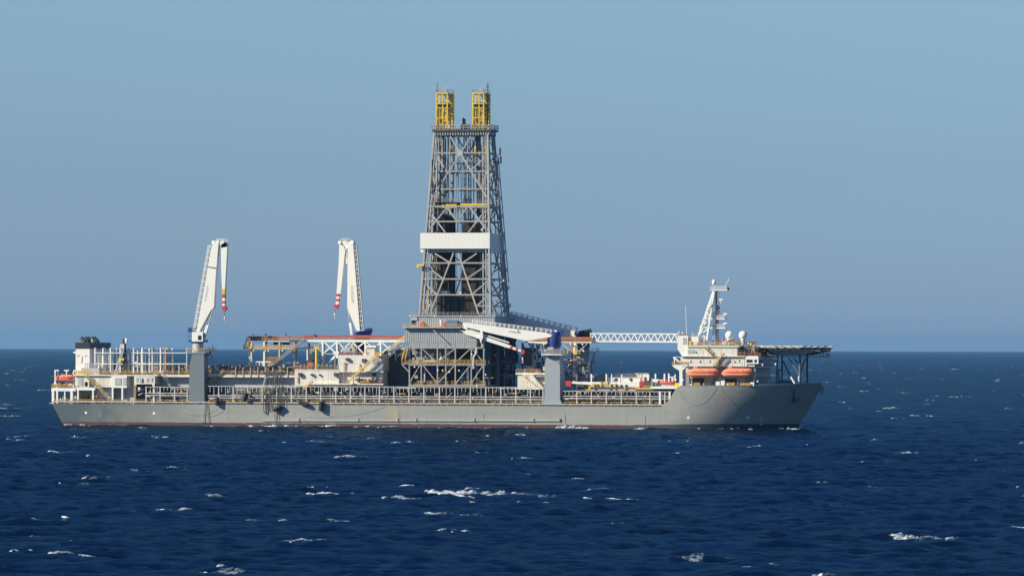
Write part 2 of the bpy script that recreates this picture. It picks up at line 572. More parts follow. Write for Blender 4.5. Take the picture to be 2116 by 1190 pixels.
def build_sea():
    rad = [0.0, 150.0, 330.0, 430.0]
    r = 500.0
    while r < 2300:
        rad.append(r)
        r += 1.3 + max(0, r - 1350) * .0045
    while r < 44000:
        rad.append(r)
        r += 1.3 + (r - 1350) * .0045
    rad = np.array(rad)
    c0 = math.atan2(math.cos(PSI), -math.sin(PSI))
    half = math.radians(8.5)
    fine = np.linspace(-half, half, 590)
    coarse = np.linspace(half, 2 * math.pi - half, 40)[1:-1]
    ang = np.concatenate([fine, coarse]) + c0
    R, A = np.meshgrid(rad, ang, indexing='ij')
    X = CAM.x + R * np.cos(A)
    Y = CAM.y + R * np.sin(A)
    dr = np.gradient(rad)
    res = np.repeat(np.maximum(dr * .8, rad * .00048 * 1.0)[:, None], len(ang), 1)
    res[:, len(fine):] = 1e4
    res[:, 0] = res[:, len(fine) - 1] = 1e4
    Z = sea_height(X, Y, res)
    co = np.stack([X, Y, Z], -1).reshape(-1, 3).astype(np.float32)
    nr, na = R.shape
    i, j = np.meshgrid(np.arange(nr - 1), np.arange(na), indexing='ij')
    j2 = (j + 1) % na
    q = np.stack([i * na + j, (i + 1) * na + j, (i + 1) * na + j2, i * na + j2], -1).reshape(-1, 4)
    me = bpy.data.meshes.new('sea')
    me.vertices.add(len(co))
    me.vertices.foreach_set('co', co.ravel())
    nq = len(q)
    me.loops.add(nq * 4)
    me.loops.foreach_set('vertex_index', q.ravel().astype(np.int32))
    me.polygons.add(nq)
    me.polygons.foreach_set('loop_start', (np.arange(nq) * 4).astype(np.int32))
    me.polygons.foreach_set('loop_total', np.full(nq, 4, np.int32))
    me.polygons.foreach_set('use_smooth', np.ones(nq, bool))
    me.update()
    me.validate()
    me.materials.append(SEAM)
    o = bpy.data.objects.new('sea', me)
    COL.objects.link(o)
    o['kind'] = 'structure'
    o['label'] = 'deep blue wind-ruffled open sea reaching the horizon'
    return o
build_sea()

def foam_material(name, lo, hi, scale, c0, c1):
    m = bpy.data.materials.new(name)
    m.use_nodes = True
    t = m.node_tree
    b = t.nodes['Principled BSDF']
    b.inputs['Roughness'].default_value = .8
    g = t.nodes.new('ShaderNodeNewGeometry')
    mp = t.nodes.new('ShaderNodeMapping')
    mp.inputs['Scale'].default_value = (1, .6, 2.2)
    t.links.new(g.outputs['Position'], mp.inputs[0])
    n = t.nodes.new('ShaderNodeTexNoise')
    n.inputs['Scale'].default_value = scale
    n.inputs['Detail'].default_value = 7
    n.inputs['Roughness'].default_value = .7
    t.links.new(mp.outputs[0], n.inputs['Vector'])
    r = t.nodes.new('ShaderNodeValToRGB')
    r.color_ramp.elements[0].position = lo
    r.color_ramp.elements[1].position = hi + .1
    r.color_ramp.elements[0].color = (*c0, 1)
    r.color_ramp.elements[1].color = (*c1, 1)
    t.links.new(n.outputs['Fac'], r.inputs[0])
    t.links.new(r.outputs[0], b.inputs['Base Color'])
    a = t.nodes.new('ShaderNodeMapRange')
    a.inputs[1].default_value = lo
    a.inputs[2].default_value = hi
    t.links.new(n.outputs['Fac'], a.inputs[0])
    t.links.new(a.outputs[0], b.inputs['Alpha'])
    return m
FOAM = foam_material('white_foam', .36, .62, 1.1, (.38, .47, .54), (.80, .81, .81))
THIN = foam_material('spent_foam', .46, .78, 1.1, (.30, .40, .48), (.60, .65, .68))

def sea_point(u, v):
    d = fwd * FPX + RIGHT * (u - 1058.0) - UP * (v - 595.0)
    t = -CAM.z / d.z
    return CAM + d * t

def build_foam():
    YN = -19.0
    m_white, m_thin = MB(), MB()
    def cap(x, y, L, hgt, wid, ang, ragged=.5, head=None, thin=False):
        m = m_thin if thin else m_white
        n = max(6, min(120, int(L / .28)))
        ca, sa = math.cos(ang), math.sin(ang)
        px, py, w, hh = [], [], [], []
        ph = rng.uniform(0, 9)
        for i in range(n + 1):
            t = i / n
            env = math.sin(math.pi * min(1, max(0, t * .94 + .03))) ** .7
            if head is not None:
                env = (1 - t) ** head * min(1, t * 9 + .25)
            rag = 1 + ragged * (math.sin(ph + 7.3 * t * L / 3) * .5 + rng.uniform(-.5, .5))
            s = (t - .5) * L
            off = .25 * wid * math.sin(ph * 2 + t * 5) + rng.normal(0, .05 * wid)
            px.append(x + ca * s - sa * off)
            py.append(y + sa * s + ca * off)
            w.append(max(.02, wid * env * rag))
            hh.append(max(.0, hgt * env * rag))
        px, py, w, hh = map(np.array, (px, py, w, hh))
        prof = ((-.5, -.12), (-.34, .55), (-.06, 1.0), (.22, .6), (.5, -.12))
        vs, k = [], len(prof)
        for f, hf in prof:
            xx = px - sa * w * f
            yy = py + ca * w * f
            zz = sea_height(xx, yy) + hh * hf * rng.uniform(.88, 1.12, len(px)) + (-.05 if hf < 0 else 0.02)
            vs.append(np.stack([xx, yy, zz], 1))
        vs = np.stack(vs, 1).reshape(-1, 3)
        fs = [(i * k + a, (i + 1) * k + a, (i + 1) * k + a + 1, i * k + a + 1) for i in range(n) for a in range(k - 1)]
        m.add([tuple(v) for v in vs], fs, True)
    crest = math.atan2(WIND.x, -WIND.y)
    c0 = math.atan2(math.cos(PSI), -math.sin(PSI))
    # breaking crests scattered where the surface is high
    cand = 26000
    rr = np.exp(rng.uniform(math.log(560), math.log(14000), cand))
    aa = c0 + rng.uniform(-.145, .145, cand)
    xs, ys = CAM.x + rr * np.cos(aa), CAM.y + rr * np.sin(aa)
    hs = sea_height(xs, ys)
    keep = (hs > np.quantile(hs, .80)) & (rng.uniform(0, 1, cand) < np.where(rr < 1400, .036, np.where(rr < 2200, .10, .19)))
    for x, y, h, r_ in zip(xs[keep], ys[keep], hs[keep], rr[keep]):
        if -175 < x < 118 and -30 < y < 60: continue
        s = float(np.exp(rng.normal(-.22, .5)))
        for q in range(rng.integers(1, 4)):
            L = rng.uniform(1.3, 3.8) * s
            cap(x + rng.normal(0, 2.0), y + rng.normal(0, 1.0), L, min(L * .10, rng.uniform(.06, .19) * s ** .6), rng.uniform(.35, 1.0) * s ** .6, crest + rng.normal(0, .3), .9, rng.choice([None, .6, .9]))
        if rng.uniform() < .6:
            cap(x + rng.normal(0, 2.5), y + rng.normal(0, 1.5), rng.uniform(3, 9) * s, .10, rng.uniform(1.5, 4), crest + rng.normal(0, .2), .7, None, True)
    # the larger breakers, placed where they roll
    big = [(925, 1024, 34, 1.0, 2.4, -1.22, .75), (975, 1040, 4, .35, 1.2, -.5, None), (835, 1031, 4.2, .65, 2.0, -.1, .6),
           (1920, 1113, 11.5, 1.0, 3.0, -.18, .9), (145, 990, 8, .55, 2.2, .12, None), (152, 1000, 3, .35, 1.4, 0, None),
           (150, 904, 4.2, .6, 1.6, -.2, .5), (30, 903, 6, .3, 1.5, -.3, None), (570, 915, 3.6, .5, 1.6, -.1, .6),
           (1405, 938, 7, .5, 2.0, .25, None), (1275, 1032, 6, .3, 1.3, 0, None), (1257, 1085, 3.2, .5, 1.5, -.3, .6),
           (905, 1099, 5, .42, 1.5, 0, None), (840, 934, 14, .22, 2.6, -.05, None), (1060, 923, 4, .35, 1.2, -.3, .6),
           (182, 945, 1.5, .6, 1.2, 0, .6), (55, 1079, 5, .3, 1.5, 0, None), (10, 1137, 5, .35, 1.6, .1, None),
           (40, 1110, 6, .2, 1.5, -.2, None), (130, 1120, 8, .18, 2, .0, None), (1922, 860, 4.5, .55, 2, 0, None),
           (1465, 1008, 4, .45, 1.6, -.3, .7), (1365, 1056, 1.8, .5, 1.2, 0, .6), (1545, 925, 4, .3, 1.5, -.1, None),
           (1945, 921, 4, .35, 1.2, 0, None), (1255, 931, 2.2, .4, 1.2, -.3, .7), (1082, 948, 2.4, .5, 1.5, 0, .6),
           (630, 1007, 5, .28, 1.3, -.25, None), (440, 1182, 4.5, .5, 1.6, -.2, .7), (1795, 1010, 3, .3, 1.2, 0, None),
           (2075, 1010, 6, .25, 1.6, 0, None), (310, 972, 9, .15, 1.6, -.05, None), (690, 1077, 6, .16, 1.5, 0, None),
           (1690, 1186, 3, .4, 1.3, 0, None), (600, 1120, 3, .3, 1.2, -.2, None), (1735, 1045, 4, .2, 1.1, -.2, None)]
    for u, v, L, hg, wd, an, head in big:
        p = sea_point(u, v)
        k = 1.0 if L > 10 and hg > .6 else .58
        if hg < .24:
            cap(p.x, p.y, L, .12, wd, PSI + an, .8, None, True)
            continue
        cap(p.x, p.y, L * .85 * k, hg * .62 * k, wd * k, PSI + an, .6, head)
        cap(p.x + L * .3, p.y + .5, L * 1.3, .10, wd * 1.6, PSI + an * .5, .7, None, True)
        for q in range(3):
            cap(p.x + rng.normal(0, L * .4), p.y + rng.normal(0, 3), L * rng.uniform(.1, .3), hg * .4, .7, PSI + rng.normal(0, .3), .8)
    # wash against the hull
    for u, L, hg in ((1180, 11, .9), (1140, 9, .45), (1210, 6, .5), (1635, 4, .7), (1650, 5, .4), (680, 3, .5), (565, 3.5, .5), (590, 3, .4), (610, 2.5, .4),
                     (750, 2.5, .3), (760, 3, .3), (1290, 3, .35), (1320, 4, .3), (1550, 3, .4), (930, 2.5, .3), (185, 2, .3), (172, 3, .35), (140, 3, .4), (440, 3, .3), (1010, 3, .25), (860, 3, .25)):
        p = P(u, 884 + rng.uniform(0, 2), -20.3 - rng.uniform(0, 3))
        if u > 1450: p = sea_point(u, 889)
        cap(p.x, p.y, L, hg, 1.6, rng.normal(0, .06), .6)
    for i in range(70):
        x = rng.uniform(PX(135, YN), PX(1600, YN))
        y = -half_b(x, 0) - rng.uniform(.6, 4.5)
        cap(x, y, rng.uniform(1, 6), rng.uniform(.05, .22), rng.uniform(.5, 1.6), rng.normal(0, .1), .9, None, i % 3 > 0)
    for mm, mt, lab in ((m_white, FOAM, 'white foam of breaking crests scattered over the blue sea'), (m_thin, THIN, 'thin grey streaks of spent foam on the blue sea')):
        o = mm.build('foam', mt)
        o['kind'] = 'stuff'
        o['label'] = lab
def build_haze():
    hz = MB().box(-52000, 52000, -52000, 52000, -4.0, 135.0).build('haze', bpy.data.materials.new('haze_air'))
    mt = hz.data.materials[0]
    mt.use_nodes = True
    t = mt.node_tree
    t.nodes.clear()
    out = t.nodes.new('ShaderNodeOutputMaterial')
    v = t.nodes.new('ShaderNodeVolumePrincipled')
    v.inputs['Color'].default_value = (0.34, 0.71, 1.0, 1)
    v.inputs['Density'].default_value = HAZE
    v.inputs['Anisotropy'].default_value = 0.35
    t.links.new(v.outputs[0], out.inputs['Volume'])
    hz['kind'] = 'stuff'
    hz['label'] = 'thin blue sea haze that lightens the water towards the horizon'
if HAZE > 0: build_haze()

# ------------------------------------------------------------------ the hull
ZD = 7.3                       # main deck height
YN = -19.0                     # near side of the ship
ship = thing('drill_ship', 'long grey hulled drilling ship lying side-on in the open sea', 'ship', (0, 0, 0))
XT_D, XT_W = PX(107, YN, 833), PX(131, YN, 880)
stem = [(PZ(791, 1700, 0), PX(1700, 0, 791)), (PZ(825, 1684, 0), PX(1685, 0, 825)), (PZ(862, 1661, 0), PX(1662, 0, 862)), (PZ(888, 1645, 0), PX(1646, 0, 886)), (-3.0, PX(1640, 0, 888))]
stem.sort()
def stem_x(z): return float(np.interp(z, [a for a, b in stem], [b for a, b in stem]))
def bow_x(z): return float(np.interp(z, [-3, 0, 7, 15], [PX(1375, YN), PX(1378, YN), PX(1392, YN), PX(1418, YN)]))
def half_b(x, z):
    a, b = bow_x(z), stem_x(z)
    if x <= a: return 19.0
    t = min(1.0, (x - a) / (b - a))
    f = min(1, max(0, z / 15.0))
    p = 1.85 + .55 * f
    e = 1.0 - .38 * f
    return 19.0 * max(0.0, 1 - t ** p) ** e
def transom_x(z): return float(np.interp(z, [-3, 0, ZD], [XT_W + 1.5, XT_W, XT_D]))
def fc_deck(x):                  # sheer of the forecastle deck
    return float(np.interp(x, [PX(1405, YN), PX(1560, YN), PX(1700, 0)], [PZ(797, 1405, YN), PZ(796.5, 1560, YN) + .1, PZ(790.5, 1700, 0)]))

def hull_mesh():
    m = MB()
    nlev, nb = 10, 44
    for side in (-1, 1):
        levels = [-3 + (ZD + 3) * i / nlev for i in range(nlev + 1)]
        rows = []
        for z in levels:
            a, b = bow_x(z), stem_x(z)
            xs = [transom_x(z) + (a - transom_x(z)) * i / 30 for i in range(30)] + [a + (b - a) * (1 - (1 - i / nb) ** 1.6) for i in range(nb + 1)]
            rows.append([(x, side * half_b(x, z), z) for x in xs])
        n = len(rows[0])
        vs = [v for r in rows for v in r]
        fs = [(j * n + i, j * n + i + 1, (j + 1) * n + i + 1, (j + 1) * n + i) for j in range(nlev) for i in range(n - 1)]
        if side > 0: fs = [tuple(reversed(f)) for f in fs]
        m.add(vs, fs, True)
        # forecastle side
        rows = []
        K = 10
        slant = [(1366, 838), (1376, 833), (1384, 824), (1393, 808), (1400, 799.5), (1406, 797)]
        for j in range(K + 1):
            f = j / K
            r = []
            k = f * (len(slant) - 1)
            i0 = min(int(k), len(slant) - 2)
            us = slant[i0][0] + (slant[i0 + 1][0] - slant[i0][0]) * (k - i0)
            vv = slant[i0][1] + (slant[i0 + 1][1] - slant[i0][1]) * (k - i0)
            x_start = PX(us, YN, vv)
            zfrac = max(0.0, (PZ(vv, us, YN) - ZD) / (PZ(797, 1406, YN) - ZD))
            if j == 0: zfrac = 0
            if j == K: zfrac = 1
            for i in range(nb + 1):
                q = 1 - (1 - i / nb) ** 1.5
                x = x_start
                for it in range(4):
                    z = ZD + (fc_deck(x) - ZD) * zfrac
                    x = x_start + (stem_x(z) - x_start) * q
                r.append((x, side * half_b(x, z), z))
            rows.append(r)
        n = nb + 1
        vs = [v for r in rows for v in r]
        fs = [(j * n + i, j * n + i + 1, (j + 1) * n + i + 1, (j + 1) * n + i) for j in range(K) for i in range(n - 1)]
        if side > 0: fs = [tuple(reversed(f)) for f in fs]
        m.add(vs, fs, True)
        top = rows[-1]
        # bulwark cap and inner face
    vs = [(transom_x(-3), -19, -3), (transom_x(-3), 19, -3), (XT_D, 19, ZD), (XT_D, -19, ZD)]
    m.add(vs, [(0, 1, 2, 3)])
    return m, top
build_foam()
hm, fc_top = hull_mesh()
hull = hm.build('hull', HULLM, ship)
# decks
x_step = PX(1372, YN, 836)
MB().box(XT_D + .2, x_step + 8, -18.9, 18.9, ZD - .5, ZD - .06).build('main_deck', GREY, ship)
m = MB()
vs = []
for x, y, z in fc_top:
    vs += [(x, -abs(y) * .985, z - .9), (x, abs(y) * .985, z - .9)]
m.add(vs, [(2 * i, 2 * i + 2, 2 * i + 3, 2 * i + 1) for i in range(len(fc_top) - 1)])
m.box(vs[0][0] - .3, vs[0][0], -18.9, 18.9, ZD - .1, vs[0][2])
m.build('forecastle_deck', GREY, ship)
m = MB()
for (a, b) in zip(fc_top, fc_top[1:]):
    for sgn in (-1, 1):
        p = Vector((a[0], sgn * abs(a[1]), a[2])); q = Vector((b[0], sgn * abs(b[1]), b[2]))
        if (q - p).length > .01: m.bar(p, q, .16, .12)
m.build('bulwark_cap', GREY, ship)
# rubbing strake: pipe-like fender bars, one part per length
cuts = [541, 620, 742, 824, 862, 982, 1104, 1158]
for a, b in zip(cuts, cuts[1:]):
    m = MB()
    pa, pb = P(a + 1, 868.5, YN), P(b - 1, 869.3, YN)
    z = (pa.z + pb.z) / 2
    m.box(pa.x, pb.x, YN - .42, YN + .05, z - .16, z + .20)
    m.box(pb.x - .35, pb.x, YN - .55, YN + .05, z - .2, z + .75)
    m.build('rubbing_strake', LGREY, ship)
# discs, draught figures and plate marks on the hull side
def hull_y(u, v):
    y = YN
    for it in range(6):
        p = P(u, v, y)
        y = -half_b(p.x, p.z)
    return y
for u, v, r in ((177.5, 852.5, .42), (318, 853.5, .42), (1422.5, 862.5, .5), (1545.5, 862.5, .5)):
    y = hull_y(u, v)
    p = P(u, v, y)
    q = Vector((0, 0, 0))
    e = .3
    yy = -half_b(p.x + e, p.z)
    y2 = -half_b(p.x, p.z + e)
    nrm = Vector((e, yy - y, 0)).cross(Vector((0, y2 - y, e))).normalized()
    if nrm.y > 0: nrm = -nrm
    MB().tube(p - nrm * .05, p + nrm * .03, r, 16).build('thruster_mark', CLEANW, ship)
def text_on(parent, body, size, p, mat, name='lettering', rot=None, align='CENTER'):
    cu = bpy.data.curves.new(name, 'FONT')
    cu.body = body
    cu.size = size
    cu.extrude = .012
    cu.align_x = align
    cu.align_y = 'CENTER'
    cu.materials.append(mat)
    tmp = bpy.data.objects.new(name, cu)
    COL.objects.link(tmp)
    me = bpy.data.meshes.new_from_object(tmp.evaluated_get(bpy.context.evaluated_depsgraph_get()))
    bpy.data.objects.remove(tmp)
    o = bpy.data.objects.new(name, me)
    COL.objects.link(o)
    o.parent = parent
    o.location = Vector(p) - base_of(parent)
    o.rotation_euler = rot or (math.pi / 2, 0, 0)
    return o
for u, vs_ in ((205, (852.5, 858.5)), (888, (858, 863.5)), (1573, (862.5, 869, 876))):
    for k, v in enumerate(vs_):
        y = hull_y(u, v)
        p = P(u, v, y)
        if u < 1500:
            for dx in (-.45, .25):
                MB().box(p.x + dx, p.x + dx + .34, YN - .02, YN + .01, p.z - .13, p.z + .13).build('draught_mark', LGREY, ship)
        else:
            n_ = Vector((p.x + .5, -half_b(p.x + .5, p.z), p.z)) - Vector((p.x - .5, -half_b(p.x - .5, p.z), p.z))
            d_ = n_.normalized()
            o_ = Vector((d_.y, -d_.x, 0)) * .05
            MB().bar(p - d_ * .5 + o_, p + d_ * .5 + o_, .42, .06).build('draught_mark', LGREY, ship)
for u, v0, v1 in ((1168.5, 856, 882), (826, 853, 880), (1334, 858, 880), (1000, 855, 866)):
    a, b = P(u, v0, YN - .03), P(u, v1, YN - .03)
    MB().bar(a, b, .08, .05).build('scupper_stain_pipe', SOOT, ship)
# deck edge coaming with dark fairleads
boxp('deck_coaming', LGREY, ship, (108, 831.4), (1372, 834), YN + .05, .2)
m = MB()
for i in range(170):
    x = PX(230, YN) + (PX(1366, YN) - PX(230, YN)) * (i + rng.uniform(0, .6)) / 170
    m.box(x, x + rng.uniform(.15, .5), YN - .06, YN + .1, ZD - .02, ZD + rng.uniform(.2, .55))
o = m.build('fairleads', DGREY, ship); o['kind'] = 'stuff'
# hanging swags of rope along the hull
def swag(name, a, b, sag, mat, parent, r=.05, off=.12, n=16):
    pts = []
    for i in range(n + 1):
        t = i / n
        u = a[0] + (b[0] - a[0]) * t
        v = a[1] + (b[1] - a[1]) * t + sag * 4 * t * (1 - t)
        y = hull_y(u, v) - off * .45
        pts.append(P(u, v, y))
    return MB().path(pts, r, 5).build(name, mat, parent)
for a, b, s in (((355, 836), (450, 845), 18), ((380, 838), (462, 850), 16), ((680, 861), (797, 840), 6), ((1402, 806), (1482, 800), 34), ((1489, 800), (1560, 862), 10),
                ((1550, 845), (1622, 806), 12), ((640, 862), (690, 862), 1)):
    swag('mooring_rope', a, b, s, HROPE, ship, .032)
for a, b in (((424, 834), (421, 876)), ((428, 834), (432, 876))):
    barp('hull_rope', a, b, YN - .3, .12, DROPE, ship)
# anchor in its recess at the bow
anc = thing('anchor', 'dark anchor hanging in its recess on the shaded bow', 'anchor', P(1644, 826, hull_y(1644, 826) - .3))
def hp_(u, v, off=.3): return P(u, v, hull_y(u, v) - off)
bar('shank', hp_(1640, 816), hp_(1643, 829), .32, DGREY, anc)
bar('fluke', hp_(1636, 824, .2), hp_(1643, 830, .5), .5, DGREY, anc)
bar('fluke', hp_(1651, 822, .2), hp_(1643, 830, .5), .5, DGREY, anc)
bar('crown', hp_(1639, 830, .4), hp_(1648, 829.5, .4), .8, DGREY, anc)
bar('chain', hp_(1635, 803), hp_(1640, 816), .16, DGREY, anc)
bar('chain', hp_(1644, 803), hp_(1641, 816), .12, DGREY, anc)
for u in (1696, 1700.5):
    barp('bow_fender_bar', (u, 797), (u, 815), -.6, .3, DGREY, ship)

# ------------------------------------------------------------------ posts and rails along the side
FRAMEP = paint('pale_frame_paint', (0.56, 0.54, 0.49), 0.55, 0.4, (0.3, 0.26, 0.2), rust=.35)
def side_frame(label, posts, u_a, u_b, v_top, v_mid, v_low, sub, big=()):
    t = thing('side_pipe_frame', label, 'pipe frame', (PX(posts[0], YN), YN + .4, ZD), 'post and rail frames along the near side')
    Y = YN + .45
    for u in posts:
        w = .62 if u in big else .34
        a = P(u, 835, Y); a.z = ZD - .06
        b = P(u, v_top, Y)
        o = bar('post', a, b, w, CLEANW if u in big else FRAMEP, t)
        if u not in big:
            bar('post_foot', a + Vector((0, -.1, 0)), a + Vector((0, -.1, .55)), .62, DGREY, t)
    for v, w in ((v_top, .20), (v_mid, .26), (v_low, .20)):
        a, b = P(u_a, v, Y), P(u_b, v, Y)
        a.z = b.z = (a.z + b.z) / 2
        bar('rail', a, b, w, FRAMEP if v != v_mid else FRAMEP, t)
    us = np.arange(u_a + 4, u_b - 3, sub)
    for k, u in enumerate(us):
        if min(abs(u - p) for p in posts) < 3: continue
        a, b = P(u, v_top, Y), P(u, v_mid if k % 3 == 1 else (v_top + v_mid) / 2 + 1, Y)
        bar('hanger', a, b, .14, FRAMEP, t)
    # yellow deck-edge handrail behind the posts
    railing('handrail', [Vector((PX(u_a, Y), Y + .7, ZD)), Vector((PX(u_b, Y), Y + .7, ZD))], RAILY, t, 1.35, 2.2, .085, 2)
    # pipes carried by the frame
    for dy, dz, r, mt in ((1.2, -.4, .22, FRAMEP), (1.8, -.2, .28, RUSTYW), (2.5, -.5, .2, FRAMEP)):
        z = PZ(v_low, (u_a + u_b) / 2, Y) + dz
        bar('pipe', (PX(u_a, Y), Y + dy, z), (PX(u_b, Y), Y + dy, z), 2 * r, mt, t, 'tube')
    return t
posts_mid = [452, 482, 512, 542, 572, 602, 633, 663, 694, 724, 754, 784, 814, 845, 876, 908, 940, 972, 1004, 1035, 1066, 1096, 1122]
side_frame('long grey post and pipe frame between the two near crane pedestals', posts_mid, 430, 1126, 799, 818.5, 823, 8.0)
side_frame('short post and pipe frame from the forward pedestal to the bow step', [1192, 1222, 1253, 1284, 1315, 1343, 1364, 1374, 1384], 1164, 1388, 808.5, 818.5, 823, 8.0, (1364, 1384))
side_frame('pipe frame under the stern vent stacks, just aft of the crane pedestal', [302, 331, 361, 387], 300, 388, 799.5, 812, 816.5, 7.0)

# interior of the working deck behind the frames: bulkheads set back from the side
dk = ship
def wall(name, ua, ub, va, vb, Y, mat, depth=.4, parent=None):
    return boxp(name, mat, parent or ship, (ua, va), (ub, vb), Y, depth)
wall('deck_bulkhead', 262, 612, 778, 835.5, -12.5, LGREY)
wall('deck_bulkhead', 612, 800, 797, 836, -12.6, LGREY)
wall('deck_shade_sheet', 322, 790, 801, 835.5, -13.4, DGREY)  # dark sheet added before the bulkhead to stand for the shaded interior
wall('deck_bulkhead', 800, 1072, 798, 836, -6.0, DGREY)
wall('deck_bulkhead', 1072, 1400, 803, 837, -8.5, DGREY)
# deck levels carried over the working deck
def slab(name, ua, ub, v, Y, Y2, mat, th=.5):
    z = PZ(v, (ua + ub) / 2, Y)
    return MB().box(PX(ua, Y, v), PX(ub, Y, v), Y, Y2, z - th, z).build(name, mat, ship)
slab('upper_deck', 322, 610, 774.5, -15.0, 15, WHITE, .75)
slab('upper_deck', 796, 1118, 800.5, -11.5, 15, GREY, .5)
slab('upper_deck', 1160, 1345, 804.5, -13.5, 15.5, WHITE, .45)
boxp('rescue_boat_deck', CLEANW, ship, (1344, 798.5), (1400, 803), -17.5, 30)
# clutter of pipes, valves and machinery on the working deck
def clutter(name, ua, ub, z0, z1, y0, y1, n, mats, label, seed):
    r = random.Random(seed)
    for k, mt in enumerate(mats):
        m = MB()
        for i in range(n // len(mats)):
            x = r.uniform(PX(ua, y0), PX(ub, y0)); y = r.uniform(y0, y1); z = r.uniform(z0, z1)
            q = r.random()
            if q < .35:
                m.box(x, x + r.uniform(.3, 1.6), y, y + r.uniform(.3, 1.2), z, z + r.uniform(.25, 1.1))
            elif q < .75:
                L = r.uniform(.8, 4)
                d = Vector(r.choice(((1, 0, 0), (0, 0, 1), (1, 0, 0), (.7, 0, .7), (.8, 0, -.6)))) * L
                b = Vector((x, y, z)) + d
                b.z = max(z0 - .3, min(z1 + .4, b.z))
                m.tube((x, y, z), b, r.uniform(.06, .18), 6)
            else:
                m.tube((x, y, z), (x, y, z + r.uniform(.4, 1.2)), r.uniform(.2, .5), 8)
        o = m.build(name, mt)
        o['kind'] = 'stuff'
        o['label'] = label
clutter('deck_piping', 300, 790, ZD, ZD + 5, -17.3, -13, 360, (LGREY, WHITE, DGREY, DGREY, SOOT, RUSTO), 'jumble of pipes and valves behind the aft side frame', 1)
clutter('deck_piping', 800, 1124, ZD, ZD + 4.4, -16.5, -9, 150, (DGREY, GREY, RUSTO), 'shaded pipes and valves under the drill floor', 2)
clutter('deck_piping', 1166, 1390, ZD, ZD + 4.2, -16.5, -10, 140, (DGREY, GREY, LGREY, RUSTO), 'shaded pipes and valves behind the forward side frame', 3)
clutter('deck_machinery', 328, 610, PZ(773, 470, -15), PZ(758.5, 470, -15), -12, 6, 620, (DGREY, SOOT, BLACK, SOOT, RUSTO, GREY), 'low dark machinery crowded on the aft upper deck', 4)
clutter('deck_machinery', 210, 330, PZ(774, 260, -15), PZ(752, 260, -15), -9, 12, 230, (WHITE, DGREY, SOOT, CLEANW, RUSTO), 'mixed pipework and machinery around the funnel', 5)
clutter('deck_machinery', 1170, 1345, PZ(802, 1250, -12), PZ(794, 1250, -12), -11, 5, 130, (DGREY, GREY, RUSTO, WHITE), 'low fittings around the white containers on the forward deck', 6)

zu = PZ(774.5, 470, -15)
railing('handrail', [Vector((PX(322, -15), -14.8, zu)), Vector((PX(610, -15), -14.8, zu))], RAILY, ship, 1.3, 2.0, 0.046)
for k, u in enumerate(np.arange(487, 608, 15.3)):
    bar('stanchion', P(u, 779, -15.1), P(u, 757 + (k % 3), -15.1), .26, LGREY, ship)
stair('deck_stair', (424, 799), (461, 769), -15.4, STAIRY, ship)
stair('deck_stair', (352, 799), (333, 775), -15.6, WHITE, ship)

# ------------------------------------------------------------------ stern house, lifeboat platform and funnel
ah = thing('aft_deckhouse', 'white stern deckhouse with open legs, grey panels and outside stairs', 'deckhouse', (PX(155, -18), -18, ZD))
boxp('wall', WHITE, ah, (155, 776.5), (265, 800), -17.6, 14)
boxp('wall_lower', LGREY, ah, (188, 800), (277, 834), -13.5, 10)
boxp('wall_lower', LGREY, ah, (148, 806), (196, 834), -12.0, 10)
boxp('bulkhead', LGREY, ah, (262, 778), (279, 834), -15.0, 2)
boxp('roof_slab', WHITE, ah, (152, 773.8), (326, 776.6), -18.3, 22)
boxp('beam', CLEANW, ah, (155, 800.5), (196, 806), -18.2, 1.0)
for u, v in ((161.5, 806), (192.5, 806), (233, 800), (253, 800)):
    o = barp('leg', (u, v), (u, 834), -18.0, .55, CLEANW, ah)
boxp('door_frame', CLEANW, ah, (230, 776.8), (262, 801), -18.3, .75)
boxp('door_panel', LGREY, ah, (237, 780.5), (250.5, 795.5), -18.45, .2)
boxp('louvre_panel', LGREY, ah, (254, 780), (261.5, 796), -18.42, .2)
boxp('louvre_panel', LGREY, ah, (160.5, 781), (171, 797), -17.75, .2)
boxp('window', GLASS, ah, (175, 789), (180.5, 798), -17.72, .2)
boxp('doorway', DGREY, ah, (184, 783), (194.5, 799.5), -17.74, .2)
boxp('doorway', GREY, ah, (237.5, 801.5), (250, 824), -13.7, .25)
boxp('tank', WHITE, ah, (200, 802), (232, 822), -15.5, 2)
p = thing('generator_house', 'white frame house on two legs with louvred panels, aft of the pedestal', 'deckhouse', (PX(277, -18), -18, ZD))
boxp('wall', WHITE, p, (277, 776.8), (320, 793.5), -18.2, 6)
boxp('wall_back', DGREY, p, (279, 794), (320, 834), -13.0, .4)
for u in (279, 318):
    barp('leg', (u, 793), (u, 834), -17.9, .55, WHITE, p)
for a, b in ((281, 285), (288, 293), (302, 307), (311, 315)):
    boxp('louvre_panel', LGREY, p, (a, 780), (b, 788.5), -18.36, .2)
boxp('box', LGREY, p, (288, 781), (293.5, 789), -18.6, .4)
for a, b in (((281, 793), (279.5, 799)), ((316, 793), (318, 799))):
    barp('bracket', a, b, -17.9, .5, WHITE, p)
barp('yellow_pipe', (277.8, 795), (277.8, 834), -18.25, .22, RAILY, p, 'tube')
barp('pipe', (283, 808), (301, 804), -16, .4, LGREY, p, 'tube')
barp('pipe', (286, 816), (298, 811), -16, .4, LGREY, p, 'tube')
boxp('winch', RUSTYW, p, (285, 800), (291, 805), -16.5, 1.2)
